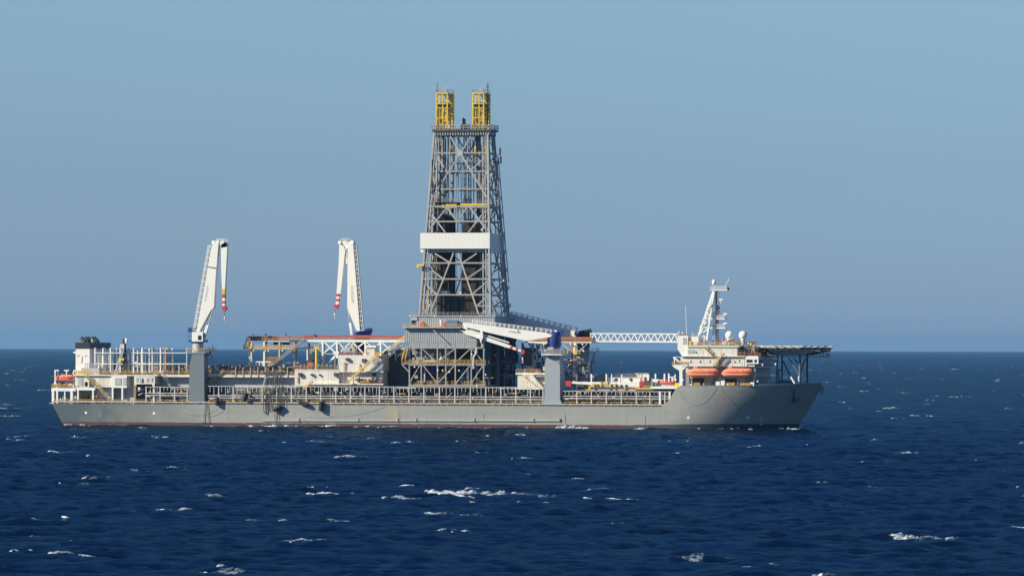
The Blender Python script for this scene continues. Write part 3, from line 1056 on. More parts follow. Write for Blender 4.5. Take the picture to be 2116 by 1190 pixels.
# stairs down the house
stair('stair', (175, 777), (201, 801), -18.9, STAIRY, ah)
stair('stair', (203, 802), (231, 833), -18.9, STAIRY, ah)
m = MB(); c = P(201, 801, -18.9)
m.box(c.x - .9, c.x + .9, -19.0, -17.6, c.z - .15, c.z)
m.build('landing', STAIRY, ah)
zr = PZ(773.8, 240, -18.3)
railing('handrail', [Vector((PX(155, -18.2), -18.2, zr)), Vector((PX(326, -18.2), -18.2, zr))], RAILY, ah, 1.3, 1.9, 0.056)
railing('handrail', [Vector((PX(112, -18.6), -18.6, ZD)), Vector((PX(300, -18.6), -18.6, ZD))], RAILY, ah, 1.4, 1.6, 0.056)
m = MB()
rail_mb(m, [P(158, 775.5, -16.5), P(180, 775.5, -16.5)], 1.5, 1.0, .12, 4)
m.build('yellow_rail_stack', YELLOW, ah)
pf = thing('lifeboat_platform', 'white lifeboat platform on square legs over the stern', 'platform', (PX(108, -18), -18, ZD))
boxp('deck_beam', CLEANW, pf, (106, 801.5), (156, 808), -18.4, 1)
boxp('deck_beam', CLEANW, pf, (106, 802.5), (120, 807.5), -4, 1)
boxp('deck_plate', WHITE, pf, (106.5, 803), (156, 805), -17.4, 13)
for u, Y, w in ((110.2, -18.2, .85), (148.5, -18.2, .85), (118.4, -10, .6), (134, -18.0, .4), (110, -5, .7)):
    barp('leg', (u, 806), (u, 834), Y, w, CLEANW, pf)
barp('davit_post', (114, 804), (114, 765), -17.5, .4, CLEANW, pf)
barp('davit_arm', (112.5, 765.3), (122, 765.3), -17.5, .4, CLEANW, pf)
barp('davit_post', (137.5, 804), (137.5, 765), -13.0, .3, CLEANW, pf)
barp('davit_arm', (132.5, 765.3), (142, 765.3), -13.0, .4, CLEANW, pf)
barp('davit_post', (151.5, 804), (151.5, 768), -15.5, .3, CLEANW, pf)
barp('davit_strut', (114, 790), (117.5, 803), -17.6, .9, CLEANW, pf)
zp = PZ(801.5, 130, -18.4)
railing('handrail', [Vector((PX(105, -18.2), -4, zp)), Vector((PX(105, -18.2), -18.2, zp)), Vector((PX(156, -18.2), -18.2, zp))], RAILY, pf, 1.2, 1.5, 0.056)
clutter('platform_gear', 118, 155, PZ(803, 130, -17), PZ(794, 130, -17), -16.5, -9, 26, (DGREY, RUSTO, WHITE), 'winches and gear under the stern lifeboat', 9)
clutter('mooring_gear', 116, 232, ZD, ZD + 2.0, -17, -12, 70, (DGREY, RAILY, WHITE, RUSTO), 'mooring gear on the stern deck behind yellow rails', 10)

def lifeboat(label, a, b, Y, wid, aft_cabin=True, parts=True):
    """enclosed lifeboat lying fore and aft; a and b are photo corners of its side view"""
    pa, pb = P(a[0], a[1], Y), P(b[0], b[1], Y)
    x0, x1, z1, z0 = pa.x, pb.x, pa.z, pb.z
    L, H = x1 - x0, z1 - z0
    t = thing('lifeboat', label, 'lifeboat', ((x0 + x1) / 2, Y + wid / 2, z0), 'enclosed orange lifeboats')
    yc = Y + wid / 2
    def loft(stn, smooth=True):
        m = MB()
        vs, fs = [], []
        n = len(stn[0][1])
        for x, ring in stn:
            vs += [(x, yc + y, z) for y, z in ring]
        for i in range(len(stn) - 1):
            for j in range(n):
                k = (j + 1) % n
                fs.append((i * n + j, i * n + k, (i + 1) * n + k, (i + 1) * n + j))
        m.add(vs, fs, smooth)
        m.add(vs[:n], [tuple(range(n))])
        m.add(vs[-n:], [tuple(range(n - 1, -1, -1))])
        return m
    zm = z0 + H * .45
    hullst, topst = [], []
    for i in range(15):
        s = i / 14
        f = (1 - abs(2 * s - 1) ** 3.2) ** .6 if 0 < s < 1 else 0.0
        w = wid / 2 * (.25 + .75 * f)
        keel = z0 + H * .30 * (1 - f) ** 1.2
        hullst.append((x0 + L * s, [(-w, zm), (-w * .92, zm - (zm - keel) * .55), (-w * .45, keel), (w * .45, keel), (w * .92, zm - (zm - keel) * .55), (w, zm)]))
    loft(hullst).build('hull', ORANGE, t)
    for i in range(15):
        s = .02 + .95 * i / 14
        f = (1 - abs(2 * s - 1) ** 3.2) ** .6
        w = wid / 2 * (.25 + .75 * f) * .97
        rise = min(1, max(.08, min(s / .2, (1 - s) / .09)))
        top = zm + .02 + H * .41 * rise ** .8
        topst.append((x0 + L * s, [(-w, zm + .02), (-w * .9, zm + (top - zm) * .55), (-w * .62, top), (w * .62, top), (w * .9, zm + (top - zm) * .55), (w, zm + .02)]))
    loft(topst).build('canopy', ORANGE, t)
    m = MB()
    xc0, xc1 = x0 + L * .19, x0 + L * .34
    m.prism([(xc0, z1 - H * .3), (xc0 + L * .02, z1), (xc1 - L * .01, z1), (xc1, z1 - H * .3)], yc - wid * .25, yc + wid * .25)
    m.build('helmsman_cabin', ORANGE, t)
    m = MB()
    m.box(xc1 - L*.004, xc1 + .03, yc - wid * .2, yc + wid * .2, z1 - H * .13, z1 - H * .03)
    m.build('window', GLASS, t)
    m = MB()
    for i in range(14):
        (xa, ra), (xb, rb) = hullst[i], hullst[i + 1]
        m.bar((xa, yc + ra[0][0] - .04, zm), (xb, yc + rb[0][0] - .04, zm), .14, .10)
    m.build('rubbing_band', REDDECK, t)
    for s in (.42, .62):
        x = x0 + L * s
        MB().box(x, x + L * .07, yc - wid * .485, yc - wid * .40, zm + H * .05, zm + H * .24).build('hatch', ORANGE, t)
    for s in (.1, .93):
        x = x0 + L * s
        MB().tube((x, yc, zm + H * .1), (x, yc, z1 + .5), .10, 6).build('lifting_hook', LGREY, t)
    return t
lifeboat('orange lifeboat hung at the stern in front of the funnel', (112.5, 771.5), (152.5, 788.5), -17.3, 3.4)

fn = thing('funnel', 'white funnel with black top band and a magenta winged emblem', 'funnel', (PX(156, -14), -14, PZ(776, 170, -14)))
fY = -13.0
fx0, fx1 = PX(156.3, fY, 740), PX(185, fY, 740)
fz0, fzb, fz1 = PZ(776, 170, fY), PZ(720.2, 170, fY), PZ(707.5, 170, fY)
fdep = (217.3 - 185) / (6.1 * math.sin(PSI))
MB().box(fx0, fx1, fY, fY + fdep, fz0, fzb).build('casing', CLEANW, fn)
MB().box(fx0 - .12, fx1 + .12, fY - .12, fY + fdep + .12, fzb + .005, fz1).build('top_band', BLACK, fn)
for i in range(5):
    yy = fY + 2.5 + i * 3.6
    xx = fx0 + 1.6 + .25 * (i % 2)
    m = MB()
    m.tube((xx + .9, yy, fz1 - .3), (xx + .7, yy, fz1 + .5), .75, 10)
    m.tube((xx + .7, yy, fz1 + .4), (xx - .5, yy, fz1 + 1.7), .7, 10, .62)
    m.build('exhaust_pipe', DGREY, fn)
for i in range(3):
    yy = fY + 4.2 + i * 4.5
    MB().tube((fx0 + 3.4, yy, fz1 - .2), (fx0 + 3.0, yy, fz1 + 1.2), .42, 8).build('exhaust_pipe', LGREY if i == 1 else DGREY, fn)
yl = fY - .05
m = MB()
def lp(u, v): q = P(u, v, fY); return (q.x, q.z)
m.prism([lp(169.3, 736.8), lp(170.8, 735.6), lp(170.4, 743), lp(169.9, 751), lp(168.5, 750.5), lp(168.9, 743)], yl, fY + .02)
m.prism([lp(158.5, 735.6), lp(161.5, 734.2), lp(165.6, 733.6), lp(163.8, 735.2), lp(162.6, 736.2), lp(160.8, 735.8)], yl, fY + .02)
m.prism([lp(180.8, 735.3), lp(178.2, 735.6), lp(176, 737.2), lp(175.4, 735.8), lp(177.2, 734.8), lp(178.2, 733.4)], yl, fY + .02)
m.build('emblem', MAGENTA, fn)
for v in (728, 766):
    q = P(155, v, fY + 1)
    MB().box(q.x - .5, q.x + .5, fY + .6, fY + 1.4, q.z - .25, q.z + .25).build('bracket_lamp', CLEANW, fn)
boxp('lower_casing', LGREY, fn, (168, 760), (205, 776), fY - 2.2, 2)
m = MB()
rail_mb(m, [P(176, 760, fY - 2.2), P(206, 760, fY - 2.2)], 1.6, .7, .07, 4)
m.build('handrail', LGREY, fn)

vr = thing('vent_stack_rack', 'row of slim white vent pipes behind the stern deckhouse', 'vent pipes', (PX(197, -15), -15, zr))
vY = -14.0
ul = [580, 668, 686, 750, 772, 818, 860, 950, 988, 1008, 1052, 1088, 1106, 1137, 1183, 1218, 1237, 1270, 1310, 1345, 1442]
for i, x in enumerate(ul):
    u = 90 + x / 5.41
    barp('vent_pipe', (u, 718.2 + (i * 7 % 3) * .5), (u, 772 - (i % 4)), vY + (i % 3) * .6, .58 if i % 4 else .68, CLEANW if i % 5 else RUSTYW, vr, 'tube')
barp('vent_pipe', (343.3, 719), (343.3, 765), vY, .75, RUSTO, vr, 'tube')
boxp('pipe_cap', YELLOW, vr, (341.5, 718.5), (346.5, 722), vY - .5, 1.1)
for v in (729.2, 751.8):
    barp('rail', (197, v), (386, v), vY - .35, .3, CLEANW, vr, 'tube')
for u, v0, v1 in ((386, 718, 775), (370, 754, 778), (385, 756, 778)):
    barp('post', (u, v0), (u, v1), vY - .4, .4, LGREY, vr)
tk = thing('drum_tank', 'small white cylindrical tank beside the stern lattice mast', 'tank', P(210, 775, -12))
q = P(210, 774, -12)
MB().lathe([(.2, 3.2), (1.1, 3.1), (1.25, 2.8), (1.25, 0)][::-1], q, 16).build('shell', CLEANW, tk)
m = MB()
for k in range(5):
    z = q.z + 3.4 + k * .75
    for (xa, xb) in ((-1.2, 3.4),):
        m.bar((q.x + xa, -12.2, z), (q.x + xb, -12.2, z), .14)
        m.bar((q.x + xa, -10.2, z), (q.x + xb, -10.2, z), .14)
for xa in (-1.2, .3, 1.9, 3.4):
    for yy in (-12.2, -10.2):
        m.bar((q.x + xa, yy, q.z), (q.x + xa, yy, q.z + 6.6), .16)
m.build('cage', CLEANW, tk)
# lattice A-frame mast
lm = thing('lattice_mast', 'dark brown lattice mast with white bucket top among the vents', 'mast', P(252, 775, -15))
for du, Y in ((0, -15.2), (5, -15.2), (0, -13.2), (6, -13.2)):
    barp('leg', (256 + du, 776), (254.5 + du * .6, 700), Y, .38, SOOT, lm)
m = MB()
for k in range(14):
    v = 774 - k * 5.2
    a, b = P(255.5, v, -15.2), P(260.5, v - 5.2, -15.2)
    m.bar(a, b, .2)
    m.bar(P(260.5, v, -15.2), P(255.5, v - 5.2, -13.2), .2)
    m.bar(P(255.5, v, -15.2), P(260.5, v, -13.2), .2)
m.build('lattice', SOOT, lm)
for (a, b) in (((235, 776), (254, 716)), ((242, 776), (257, 716)), ((238, 775), (252.5, 722))):
    barp('stay', a, b, -15.8, .3, LGREY, lm)
boxp('platform', YELLOW, lm, (245.5, 740), (256, 744.5), -16.2, 2)
boxp('winch', RUSTYW, lm, (248, 711), (256, 719), -16, 1.6)
q = P(261.5, 709, -15.5)
MB().lathe([(.4, 0), (.5, .4), (.55, 1.5), (.4, 1.6)], q, 10).build('bucket', CLEANW, lm)

# ------------------------------------------------------------------ cranes
def pedestal(t, outline, flare, Y, depth, mat, side_mat=None):
    pts = [(P(u, v, Y).x, P(u, v, Y).z) for u, v in outline]
    MB().prism(pts, Y, Y + depth).build('pedestal', mat, t)
    if flare:
        MB().prism([(P(u, v, Y - .1).x, P(u, v, Y - .1).z) for u, v in flare], Y - .05, Y + depth + .05).build('pedestal_foot', mat, t)

def walkway(t, a, b, Y, mat, step=2.6, h=1.5, away=1):
    """railed walkway along a boom edge from a to b"""
    p, q = P(*a, Y), P(*b, Y)
    d = (q - p).normalized()
    nrm = Vector((-d.z, 0, d.x)) * away
    m = MB()
    L = (q - p).length
    n = int(L / step)
    for yy in (0, 1.2):
        o = Vector((0, yy, 0))
        m.bar(p + nrm * h + o, q + nrm * h + o, .15)
        m.bar(p + nrm * h * .5 + o, q + nrm * h * .5 + o, .09)
        for i in range(n + 1):
            c = p.lerp(q, i / n) + o
            m.bar(c, c + nrm * h, .16)
    m.build('walkway_rail', mat, t)

def knuckle_boom(t, boom, jib, cyl, Y, wb, wj, stripes, block, hook, wmat=CLEANW, base=None, jcyl=None, text=None):
    o = polyp('main_boom', boom, Y, wb, wmat, t)
    o = polyp('knuckle_jib', jib, Y + (wb - wj) / 2, wj, wmat, t)
    for k, (poly, mt) in enumerate(stripes):
        polyp('jib_stripe', poly, Y + (wb - wj) / 2 - .04, wj + .08, mt, t)
    for k, (a, b, w, mt) in enumerate(cyl):
        for yy in (.15, wb - .5):
            barp('luffing_cylinder', a, b, Y + yy, w, mt, t, 'tube')
    for (a, b, w) in jcyl or ():
        barp('jib_cylinder', a, b, Y + wb * .4, w, wmat, t, 'tube')
    polyp('jib_block', block, Y + wb / 2 - .7, 1.4, RED, t)
    if hook:
        a, b = hook
        barp('hoist_rope', a, (b[0], b[1] - 5), Y + wb / 2, .10, DGREY, t)
        q = P(b[0], b[1], Y + wb / 2)
        h = MB()
        h.tube(q + Vector((0, 0, .75)), q + Vector((0, 0, 1.4)), .32, 8, .2)
        h.tube(q + Vector((0, 0, .1)), q + Vector((0, 0, .75)), .16, 8, .3)
        h.path([q + Vector((.0, 0, .2)), q + Vector((.28, 0, -.1)), q + Vector((.15, 0, -.45)), q + Vector((-.2, 0, -.4))], .12)
        h.build('hook', RUSTYW, t)

# aft near-side crane
cr = thing('deck_crane', 'white knuckle boom crane folded upright on the aft near-side pedestal', 'crane', (PX(408, -18), -16, ZD), 'white knuckle boom deck cranes')
pedestal(cr, [(390, 826), (392, 752), (396.5, 733), (399, 729), (421.5, 729), (422.2, 826)], [(389, 834.5), (389.5, 826), (422.2, 826), (424.5, 834.5)], -18.6, 5.2, PEDA)
m = MB(); q = P(409, 729, -16)
m.lathe([(2.0, 0), (1.8, 1.2), (1.8, 3.2)], q, 18)
m.build('pedestal_neck', LGREY, cr)
zq = PZ(729, 409, -16) + .2
MB().box(PX(384, -18.5), PX(425, -18.5), -18.9, -12.6, zq - .25, zq).build('service_platform', LGREY, cr)
railing('handrail', [Vector((PX(384, -18.8), -18.8, zq)), Vector((PX(425, -18.8), -18.8, zq)), Vector((PX(425, -18.8), -12.7, zq)), Vector((PX(436, -18.8), -12.7, zq))], RAILY, cr, 1.4, 1.4, 0.050)
boxp('side_platform', LGREY, cr, (424, 722), (438, 724), -15.5, 2.5)
barp('platform_brace', (427, 741), (436, 724), -15, .3, GREY, cr)
barp('platform_brace', (441, 751), (434, 724), -15, .3, GREY, cr)
barp('platform_lamp_post', (440, 728), (440, 713), -15, .25, GREY, cr)
m = MB(); q = P(408, 709, -16)
m.lathe([(1.9, 0), (2.3, .4), (2.3, .9), (1.7, 1.1), (1.6, 3.4)], q, 20)
m.build('slewing_base', BLUE, cr)
boxp('base_deck', BLUE, cr, (389.5, 702), (423, 706.5), -17.6, 4.0)
boxp('operator_cab', CLEANW, cr, (396.5, 685.5), (419, 705.5), -18.3, 2.2)
boxp('cab_window', GLASS, cr, (409, 693), (415.5, 702), -18.42, .2)
boxp('winch_house', BLUE, cr, (388.5, 677), (401, 687), -16.5, 3)
railing('handrail', [P(388, 699, -17.8), P(424, 699, -17.8)], BLUE, cr, 1.3, 1.2, 0.043)
knuckle_boom(cr, [(406, 685), (436, 515), (441.5, 500.5), (451.5, 503.5), (450.5, 515), (444.5, 585), (442, 634), (435.5, 641), (411.5, 685)],
             [(456.5, 509), (459, 500), (469.5, 501.5), (469, 520), (464.8, 597), (458.6, 597), (457, 560)],
             [((421, 704), (431, 672), .62, CLEANW), ((430, 675), (441, 636), .34, SILVER), ((418.5, 704), (428, 672), .62, CLEANW)],
             -17.6, 2.3, 1.5,
             [([(458.6, 597), (464.8, 597), (464.6, 608), (458.9, 608)], YELLOW), ([(458.9, 608.2), (464.6, 608.2), (464.5, 615.5), (459, 615.5)], RED),
              ([(459, 615.7), (464.5, 615.7), (464.4, 622), (459.2, 622)], CLEANW), ([(459.2, 622.2), (464.4, 622.2), (464.3, 627), (459.3, 627)], RED), ([(459.3, 627.2), (464.3, 627.2), (464.2, 632), (459.4, 632)], CLEANW)],
             [(458, 633), (465.5, 632), (468.5, 637), (464, 643), (459.5, 641)], ((463.8, 642), (464.6, 662)),
             jcyl=[((446, 560), (453, 520), .5)])
polyp('knuckle_head', [(440, 502), (442, 497.5), (470, 502), (469, 510), (458, 512), (450, 508)], -17.2, 1.5, CLEANW, cr)
m = MB()
for a in ((440, 500), (449, 498.5), (459, 499)):
    q = P(a[0] + 2, a[1] + 1, -16.5)
    m.tube(q + Vector((0, -.9, 0)), q + Vector((0, .9, 0)), .65, 12)
m.build('sheave', CLEANW, cr)
railing('handrail', [P(448, 499, -17.4), P(470, 500.5, -17.4)], CLEANW, cr, .9, .8, .06, 2)
walkway(cr, (406, 683), (437.5, 508), -17.4, CLEANW, 2.0, 1.25, 1)
m = MB()
for k in range(30):
    a = P(405.2 + 31 * k / 30, 683 - 173 * k / 30, -17.2)
    m.box(a.x - .5, a.x + .1, -17.2, -15.9, a.z, a.z + .45)
m.build('ladder_tray', GREY, cr)
barp('boom_clamp', (429.5, 551), (447, 554), -17.7, .22, DGREY, cr)
q = P(427, 607, -17.63)
bdir = P(441, 505, -17.6) - P(413, 670, -17.6)
text_on(cr, 'HYDRALIFT', 1.05, q, LGREY, rot=Matrix.Rotation(-math.atan2(bdir.z, bdir.x) + 0, 4, 'Y').to_euler() if False else (math.pi / 2, -math.atan2(bdir.z, bdir.x), 0))

# aft far-side crane
cr = thing('deck_crane', 'white knuckle boom crane standing behind the red-topped pipe deck', 'crane', (PX(746, 16), 16, ZD), 'white knuckle boom deck cranes')
m = MB(); q = P(748, 700, 16); q.z = ZD
MB().lathe([(2.7, 0), (2.6, 11), (2.4, PZ(735, 748, 16) - ZD)], q, 20).build('pedestal', BLUE, cr)
q = P(748, 735, 16)
MB().lathe([(2.5, 0), (2.5, 5.4), (3.2, 6.2), (3.2, 7.4), (2.2, 8.2)], q, 20).build('slewing_base', BLUE, cr)
polyp('winch_house', [(733, 691), (740, 684), (752, 684), (757, 678), (764, 677.5), (765.5, 682), (764.5, 687), (757, 690), (755, 694), (733, 694)], 14.5, 3, BLUE, cr)
knuckle_boom(cr, [(736.6, 683.6), (717.4, 636), (718.4, 508), (722, 502), (729.5, 503), (736.6, 590), (743.7, 683.6)],
             [(701.2, 503), (706, 500.5), (713.4, 512), (713, 520), (703.4, 607), (695.2, 607), (700, 540)],
             [((726.5, 694), (722.5, 668), .6, CLEANW), ((722.7, 669), (719.5, 638), .34, SILVER), ((729, 694), (725, 667), .6, CLEANW)],
             14.8, 2.3, 1.5,
             [([(695.2, 607.5), (701.4, 607.5), (701, 612.5), (694.7, 612.5)], RED), ([(694.7, 612.7), (701, 612.7), (700.6, 617.5), (694.2, 617.5)], CLEANW),
              ([(694.2, 617.7), (700.6, 617.7), (700.1, 622.5), (693.9, 622.5)], RED), ([(693.9, 622.7), (700.1, 622.7), (699.6, 629), (693.4, 629)], CLEANW)],
             [(688.8, 630), (692, 628.6), (698.8, 629), (699.2, 633), (695.5, 638), (690.5, 635)], ((692.3, 637), (692, 655)),
             jcyl=[((716.5, 545), (714.5, 512), .5)])
polyp('knuckle_head', [(701, 504), (702.5, 499), (713, 498.5), (716, 502), (728, 497), (732, 500), (729, 507), (713, 516), (710, 508)], 15.2, 1.5, CLEANW, cr)
m = MB()
for a in ((703, 501.5), (716, 500), (728.5, 500)):
    q = P(a[0], a[1], 16)
    m.tube(q + Vector((0, -.9, 0)), q + Vector((0, .9, 0)), .65, 12)
m.build('sheave', CLEANW, cr)
railing('handrail', [P(704, 499, 15), P(720, 498, 15)], CLEANW, cr, .9, .8, .06, 2)
walkway(cr, (729.5, 508), (744, 682), 15, CLEANW, 1.55, 1.15, 1)
m = MB()
for k in range(40):
    t_ = k / 40
    a = P(729.5 + 14.2 * t_, 505 + 178 * t_, 15.2)
    m.box(a.x, a.x + .75, 15.2, 16.5, a.z - .42, a.z)
m.build('ladder_tray', DGREY, cr)
text_on(cr, 'HYDRALIFT', 1.15, P(727.3, 608, 14.76), LGREY, rot=(math.pi / 2, math.radians(87), 0))

# forward near-side crane
cr = thing('deck_crane', 'white crane with blue turntable and its boom laid aft over the drill floor', 'crane', (PX(1142, -18), -16, ZD), 'white knuckle boom deck cranes')
pedestal(cr, [(1125, 825), (1125.5, 752), (1129, 738), (1135, 741.5), (1150, 747), (1155, 750), (1157, 756), (1157, 825)],
         [(1121.5, 838), (1125, 825), (1157, 825), (1163, 838)], -18.6, 6.0, PEDF)
boxp('pedestal_back', GREY, cr, (1131, 733), (1157, 752), -16.6, 4.0)
m = MB(); q = P(1145, 733, -14.5)
m.lathe([(2.2, 0), (2.0, 1.0), (2.0, 3.2)], q, 18)
m.build('pedestal_neck', LGREY, cr)
zq = PZ(731.5, 1135, -18)
MB().box(PX(1118.5, -18), PX(1161, -18), -18.4, -11, zq - .35, zq).build('service_platform', CLEANW, cr)
railing('handrail', [Vector((PX(1118.5, -18.3), -18.3, zq)), Vector((PX(1161, -18.3), -18.3, zq)), Vector((PX(1161, -18.3), -11, zq))], LGREY, cr, 1.5, 1.0, .07, 4)
boxp('equipment_box', LGREY, cr, (1132, 717), (1143, 731), -18.0, 2)
m = MB(); q = P(1145.5, 717, -15)
m.lathe([(2.0, 0), (2.2, .5), (2.25, 4.5), (2.0, 5.0), (1.6, 5.1)], q, 22)
m.build('slewing_base', BLUE, cr)
polyp('winch_house', [(1150, 688), (1156, 682), (1162, 681.5), (1162, 690), (1157, 692)], -16, 2.6, BLUE, cr)
m = MB(); q = P(1148, 685, -16.3)
m.tube(q + Vector((0, -.4, 0)), q + Vector((0, .4, 0)), .55, 14)
m.build('sheave', CLEANW, cr)
knuckle_boom(cr, [(957.5, 667), (962, 666.5), (1130, 687.5), (1141, 693.5), (1136, 696.5), (1103, 701.5), (1088, 704.2), (1030, 692), (962, 676)],
             [(950.5, 681), (953, 678.5), (962, 680), (1000, 694.5), (1050, 712), (1058, 715.5), (1057, 721), (1000, 703), (963, 691)],
             [((1090, 704.5), (1131, 702), .65, RUSTO), ((1091, 706.5), (1130, 709.5), .65, CLEANW)],
             -17.4, 2.3, 1.5,
             [([(1054, 714.5), (1060, 716.6), (1059, 721.6), (1053, 719.6)], RED), ([(1060.2, 716.7), (1066, 718.8), (1065, 723.6), (1059.2, 721.7)], CLEANW),
              ([(1066.2, 718.9), (1071, 720.6), (1070, 725.2), (1065.2, 723.7)], RED), ([(1071.2, 720.7), (1077, 722.8), (1076, 727), (1070.2, 725.3)], CLEANW)],
             [(1076, 723.5), (1081, 721.5), (1084.5, 727), (1081, 732.5), (1076.5, 731)], ((1080.5, 731), (1080, 747)),
             jcyl=[((965, 680), (1052, 708), .45)])
polyp('knuckle_head', [(950, 682), (957, 667), (964, 668), (968, 678), (960, 684)], -17.0, 1.4, CLEANW, cr)
polyp('jib_rest', [(992, 684), (997, 683), (998, 697), (993, 709), (990, 697)], -17.8, .6, CLEANW, cr)
polyp('jib_rest_box', [(994, 697), (1000, 699), (999, 717), (994, 717)], -17.0, 1.0, LGREY, cr)
walkway(cr, (975, 668.6), (1098, 683.6), -17.3, CLEANW, 1.55, 1.15, 1)
walkway(cr, (1106, 684.6), (1138, 689), -17.3, CLEANW, 1.45, 1.2, 1)
text_on(cr, 'HYDRALIFT', .85, P(1064, 686.4, -17.44), GREY, rot=(math.pi / 2, math.radians(7), 0))
polyp('boom_mark', [(1068.5, 679), (1069.4, 679), (1073, 684.5), (1075, 686.2), (1071.5, 686.4)], -17.44, .06, DGREY, cr)

BLUE_SHADE = paint('shaded_blue_paint', (0.012, 0.018, 0.06), 0.5, 0.3, (0.02, 0.02, 0.03))  # the cranes' blue darkened, shade put into the colour
# forward far-side crane, its base coloured darker for the shade there
cr = thing('deck_crane', 'shaded crane behind the drill floor with its boom sloping down to a dark base', 'crane', (PX(1203, 16), 16, ZD), 'white knuckle boom deck cranes')
q = P(1203, 700, 16); q.z = ZD
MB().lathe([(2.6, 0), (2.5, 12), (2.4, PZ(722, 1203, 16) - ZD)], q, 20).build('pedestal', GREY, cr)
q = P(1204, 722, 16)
MB().lathe([(2.3, 0), (2.4, 4.5), (3.0, 5), (2.6, 6.2)], q, 20).build('slewing_base', BLUE_SHADE, cr)
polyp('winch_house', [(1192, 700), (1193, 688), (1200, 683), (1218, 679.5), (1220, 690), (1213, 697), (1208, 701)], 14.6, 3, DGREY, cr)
knuckle_boom(cr, [(1050, 652), (1056, 649), (1196, 686), (1200, 696), (1175, 702), (1150, 707), (1100, 692), (1050, 672)],
             [(1050, 672), (1056, 668), (1130, 706), (1128, 714), (1050, 684)],
             [((1152, 708), (1192, 706), .6, LGREY)], 14.8, 2.4, 1.5, [], [(1126, 708), (1134, 706), (1136, 713), (1130, 717)], None)
walkway(cr, (1054, 651), (1190, 684.5), 15, GREY, 1.8, 1.2, 1)
zq = PZ(727, 1215, 16)
MB().box(PX(1205, 14), PX(1231, 14), 13, 18, zq - .3, zq).build('service_platform', GREY, cr)
railing('handrail', [Vector((PX(1205, 13), 13, zq)), Vector((PX(1231, 13), 13, zq)), Vector((PX(1231, 13), 18, zq))], GREY, cr, 1.3, 1.0, 0.043)
for a, b in (((1212, 749), (1228, 749)), ((1227, 750), (1229.5, 728)), ((1222, 752), (1227, 730))):
    barp('platform_brace', a, b, 14, .3, GREY, cr)
boxp('lower_platform', GREY, cr, (1205, 747), (1229, 750), 13, 3)
#PART2
# ------------------------------------------------------------------ red-topped pipe deck aft of the drill floor
def lamps(t, pts, Y, r=.32, mat=None):
    for u, v in pts:
        q = P(u, v, Y)
        MB().lathe([(.12, -r), (r, -r * .3), (r, r * .3), (.12, r)], q, 8).build('floodlight', mat or CLEANW, t)

pd = thing('pipe_deck', 'long raised pipe deck with faded red top and white braced legs', 'pipe deck', (PX(670, -8), -8, PZ(755, 670, -8)))
yd = -8.0
boxp('deck_top', REDDECK, pd, (628, 692.5), (836, 697), yd + .6, 13)
boxp('deck_top', REDDECK, pd, (514, 694.5), (628, 697.5), yd + 1.0, 12)
boxp('deck_floor', SOOT, pd, (514, 703), (836, 704), yd + .3, 14)
boxp('edge_beam', CLEANW, pd, (632, 702.2), (836, 706.6), yd, .5)
boxp('edge_beam', LGREY, pd, (547, 703.2), (598, 706.4), yd, .5)
boxp('edge_beam', SOOT, pd, (598, 703), (632, 706.4), yd, .5)
boxp('red_panel', REDDECK, pd, (518, 696), (575, 703), yd + .5, .12)
m = MB()
for k, u in enumerate(np.arange(513, 836, 4.2)):
    m.bar(P(u, 704, yd + .1), P(u, 694.5 if u < 630 else 697.5, yd + .1), .16)
for v in ((694.8, 698, 701) if True else ()):
    m.bar(P(513, v, yd + .1), P(628, v, yd + .1), .14)
for v in (698.3, 700.6):
    m.bar(P(628, v, yd + .1), P(836, v, yd + .1), .16)
m.build('handrail', RUSTO, pd)
boxp('lower_walkway', RAILY, pd, (503, 718.2), (614, 721), yd - .8, 14)
railing('handrail', [P(503, 719, yd - .8), P(614, 719, yd - .8)], RAILY, pd, 1.0, 1.3, 0.056)
for k in range(6):
    barp('end_rail', (504 + k * 2.2, 719), (510.5 + k * 2.6, 696), yd - .7 + k * 2, .2, RAILY, pd)
for u, v0, v1, Y, mt in ((515.5, 706, 757, yd + .3, WHITE), (519.5, 706, 757, yd + 4, WHITE), (546, 706, 757, yd + .3, CLEANW), (550, 706, 757, yd + 4, WHITE), (577.5, 706, 760, yd + .3, LGREY), (580, 706, 760, yd + 5, GREY), (608.5, 706, 760, yd + .3, GREY), (612, 706, 760, yd + 5, GREY),
                     (639, 706, 752, yd + .3, DGREY), (667, 706, 752, yd + .3, CLEANW), (669.5, 706, 752, yd + 3.5, LGREY), (696.5, 706, 740, yd + .3, CLEANW), (699, 706, 740, yd + 3.5, LGREY), (755, 706, 735, yd + .3, CLEANW), (786.5, 706, 742, yd + .3, CLEANW), (818, 706, 745, yd + .3, LGREY)):
    barp('leg', (u, v0), (u, v1), Y, .55, mt, pd)
for u, v0, v1 in ((667, 706.6, 714), (696.5, 706.6, 714), (786.5, 706.6, 712), (639, 706.6, 713)):
    boxp('leg_head', WHITE, pd, (u - 4, v0), (u + 4, v0 + 4), yd + .15, .8)
for a, b, w in (((672, 708), (690, 726), .42), ((693, 709), (667, 731), .42), ((645, 707), (664, 727), .3), ((663, 707), (641, 727), .3), ((700, 707), (712, 722), .36), ((723, 708), (704, 727), .36), ((694.5, 733), (680, 749), .6), ((729, 707), (754, 733), .42), ((753, 707), (738, 719), .42),
                ((758, 707), (784, 733), .4), ((784, 710), (758, 733), .4), ((790, 708), (806, 722), .42), ((806, 715), (788, 730), .42), ((834, 710), (800, 742), .36), ((672, 731), (692, 731), .3), ((517, 747.5), (565, 747.5), .36), ((580, 749), (618, 749), .3)):
    barp('brace', a, b, yd + .35, w, CLEANW if w > .33 else LGREY, pd)
for u in (529, 536, 542):
    barp('brace', (u, 748), (u, 755), yd + .4, .25, CLEANW, pd)
stair('stair', (628, 704), (578, 744), yd - 1.6, GREY, pd)
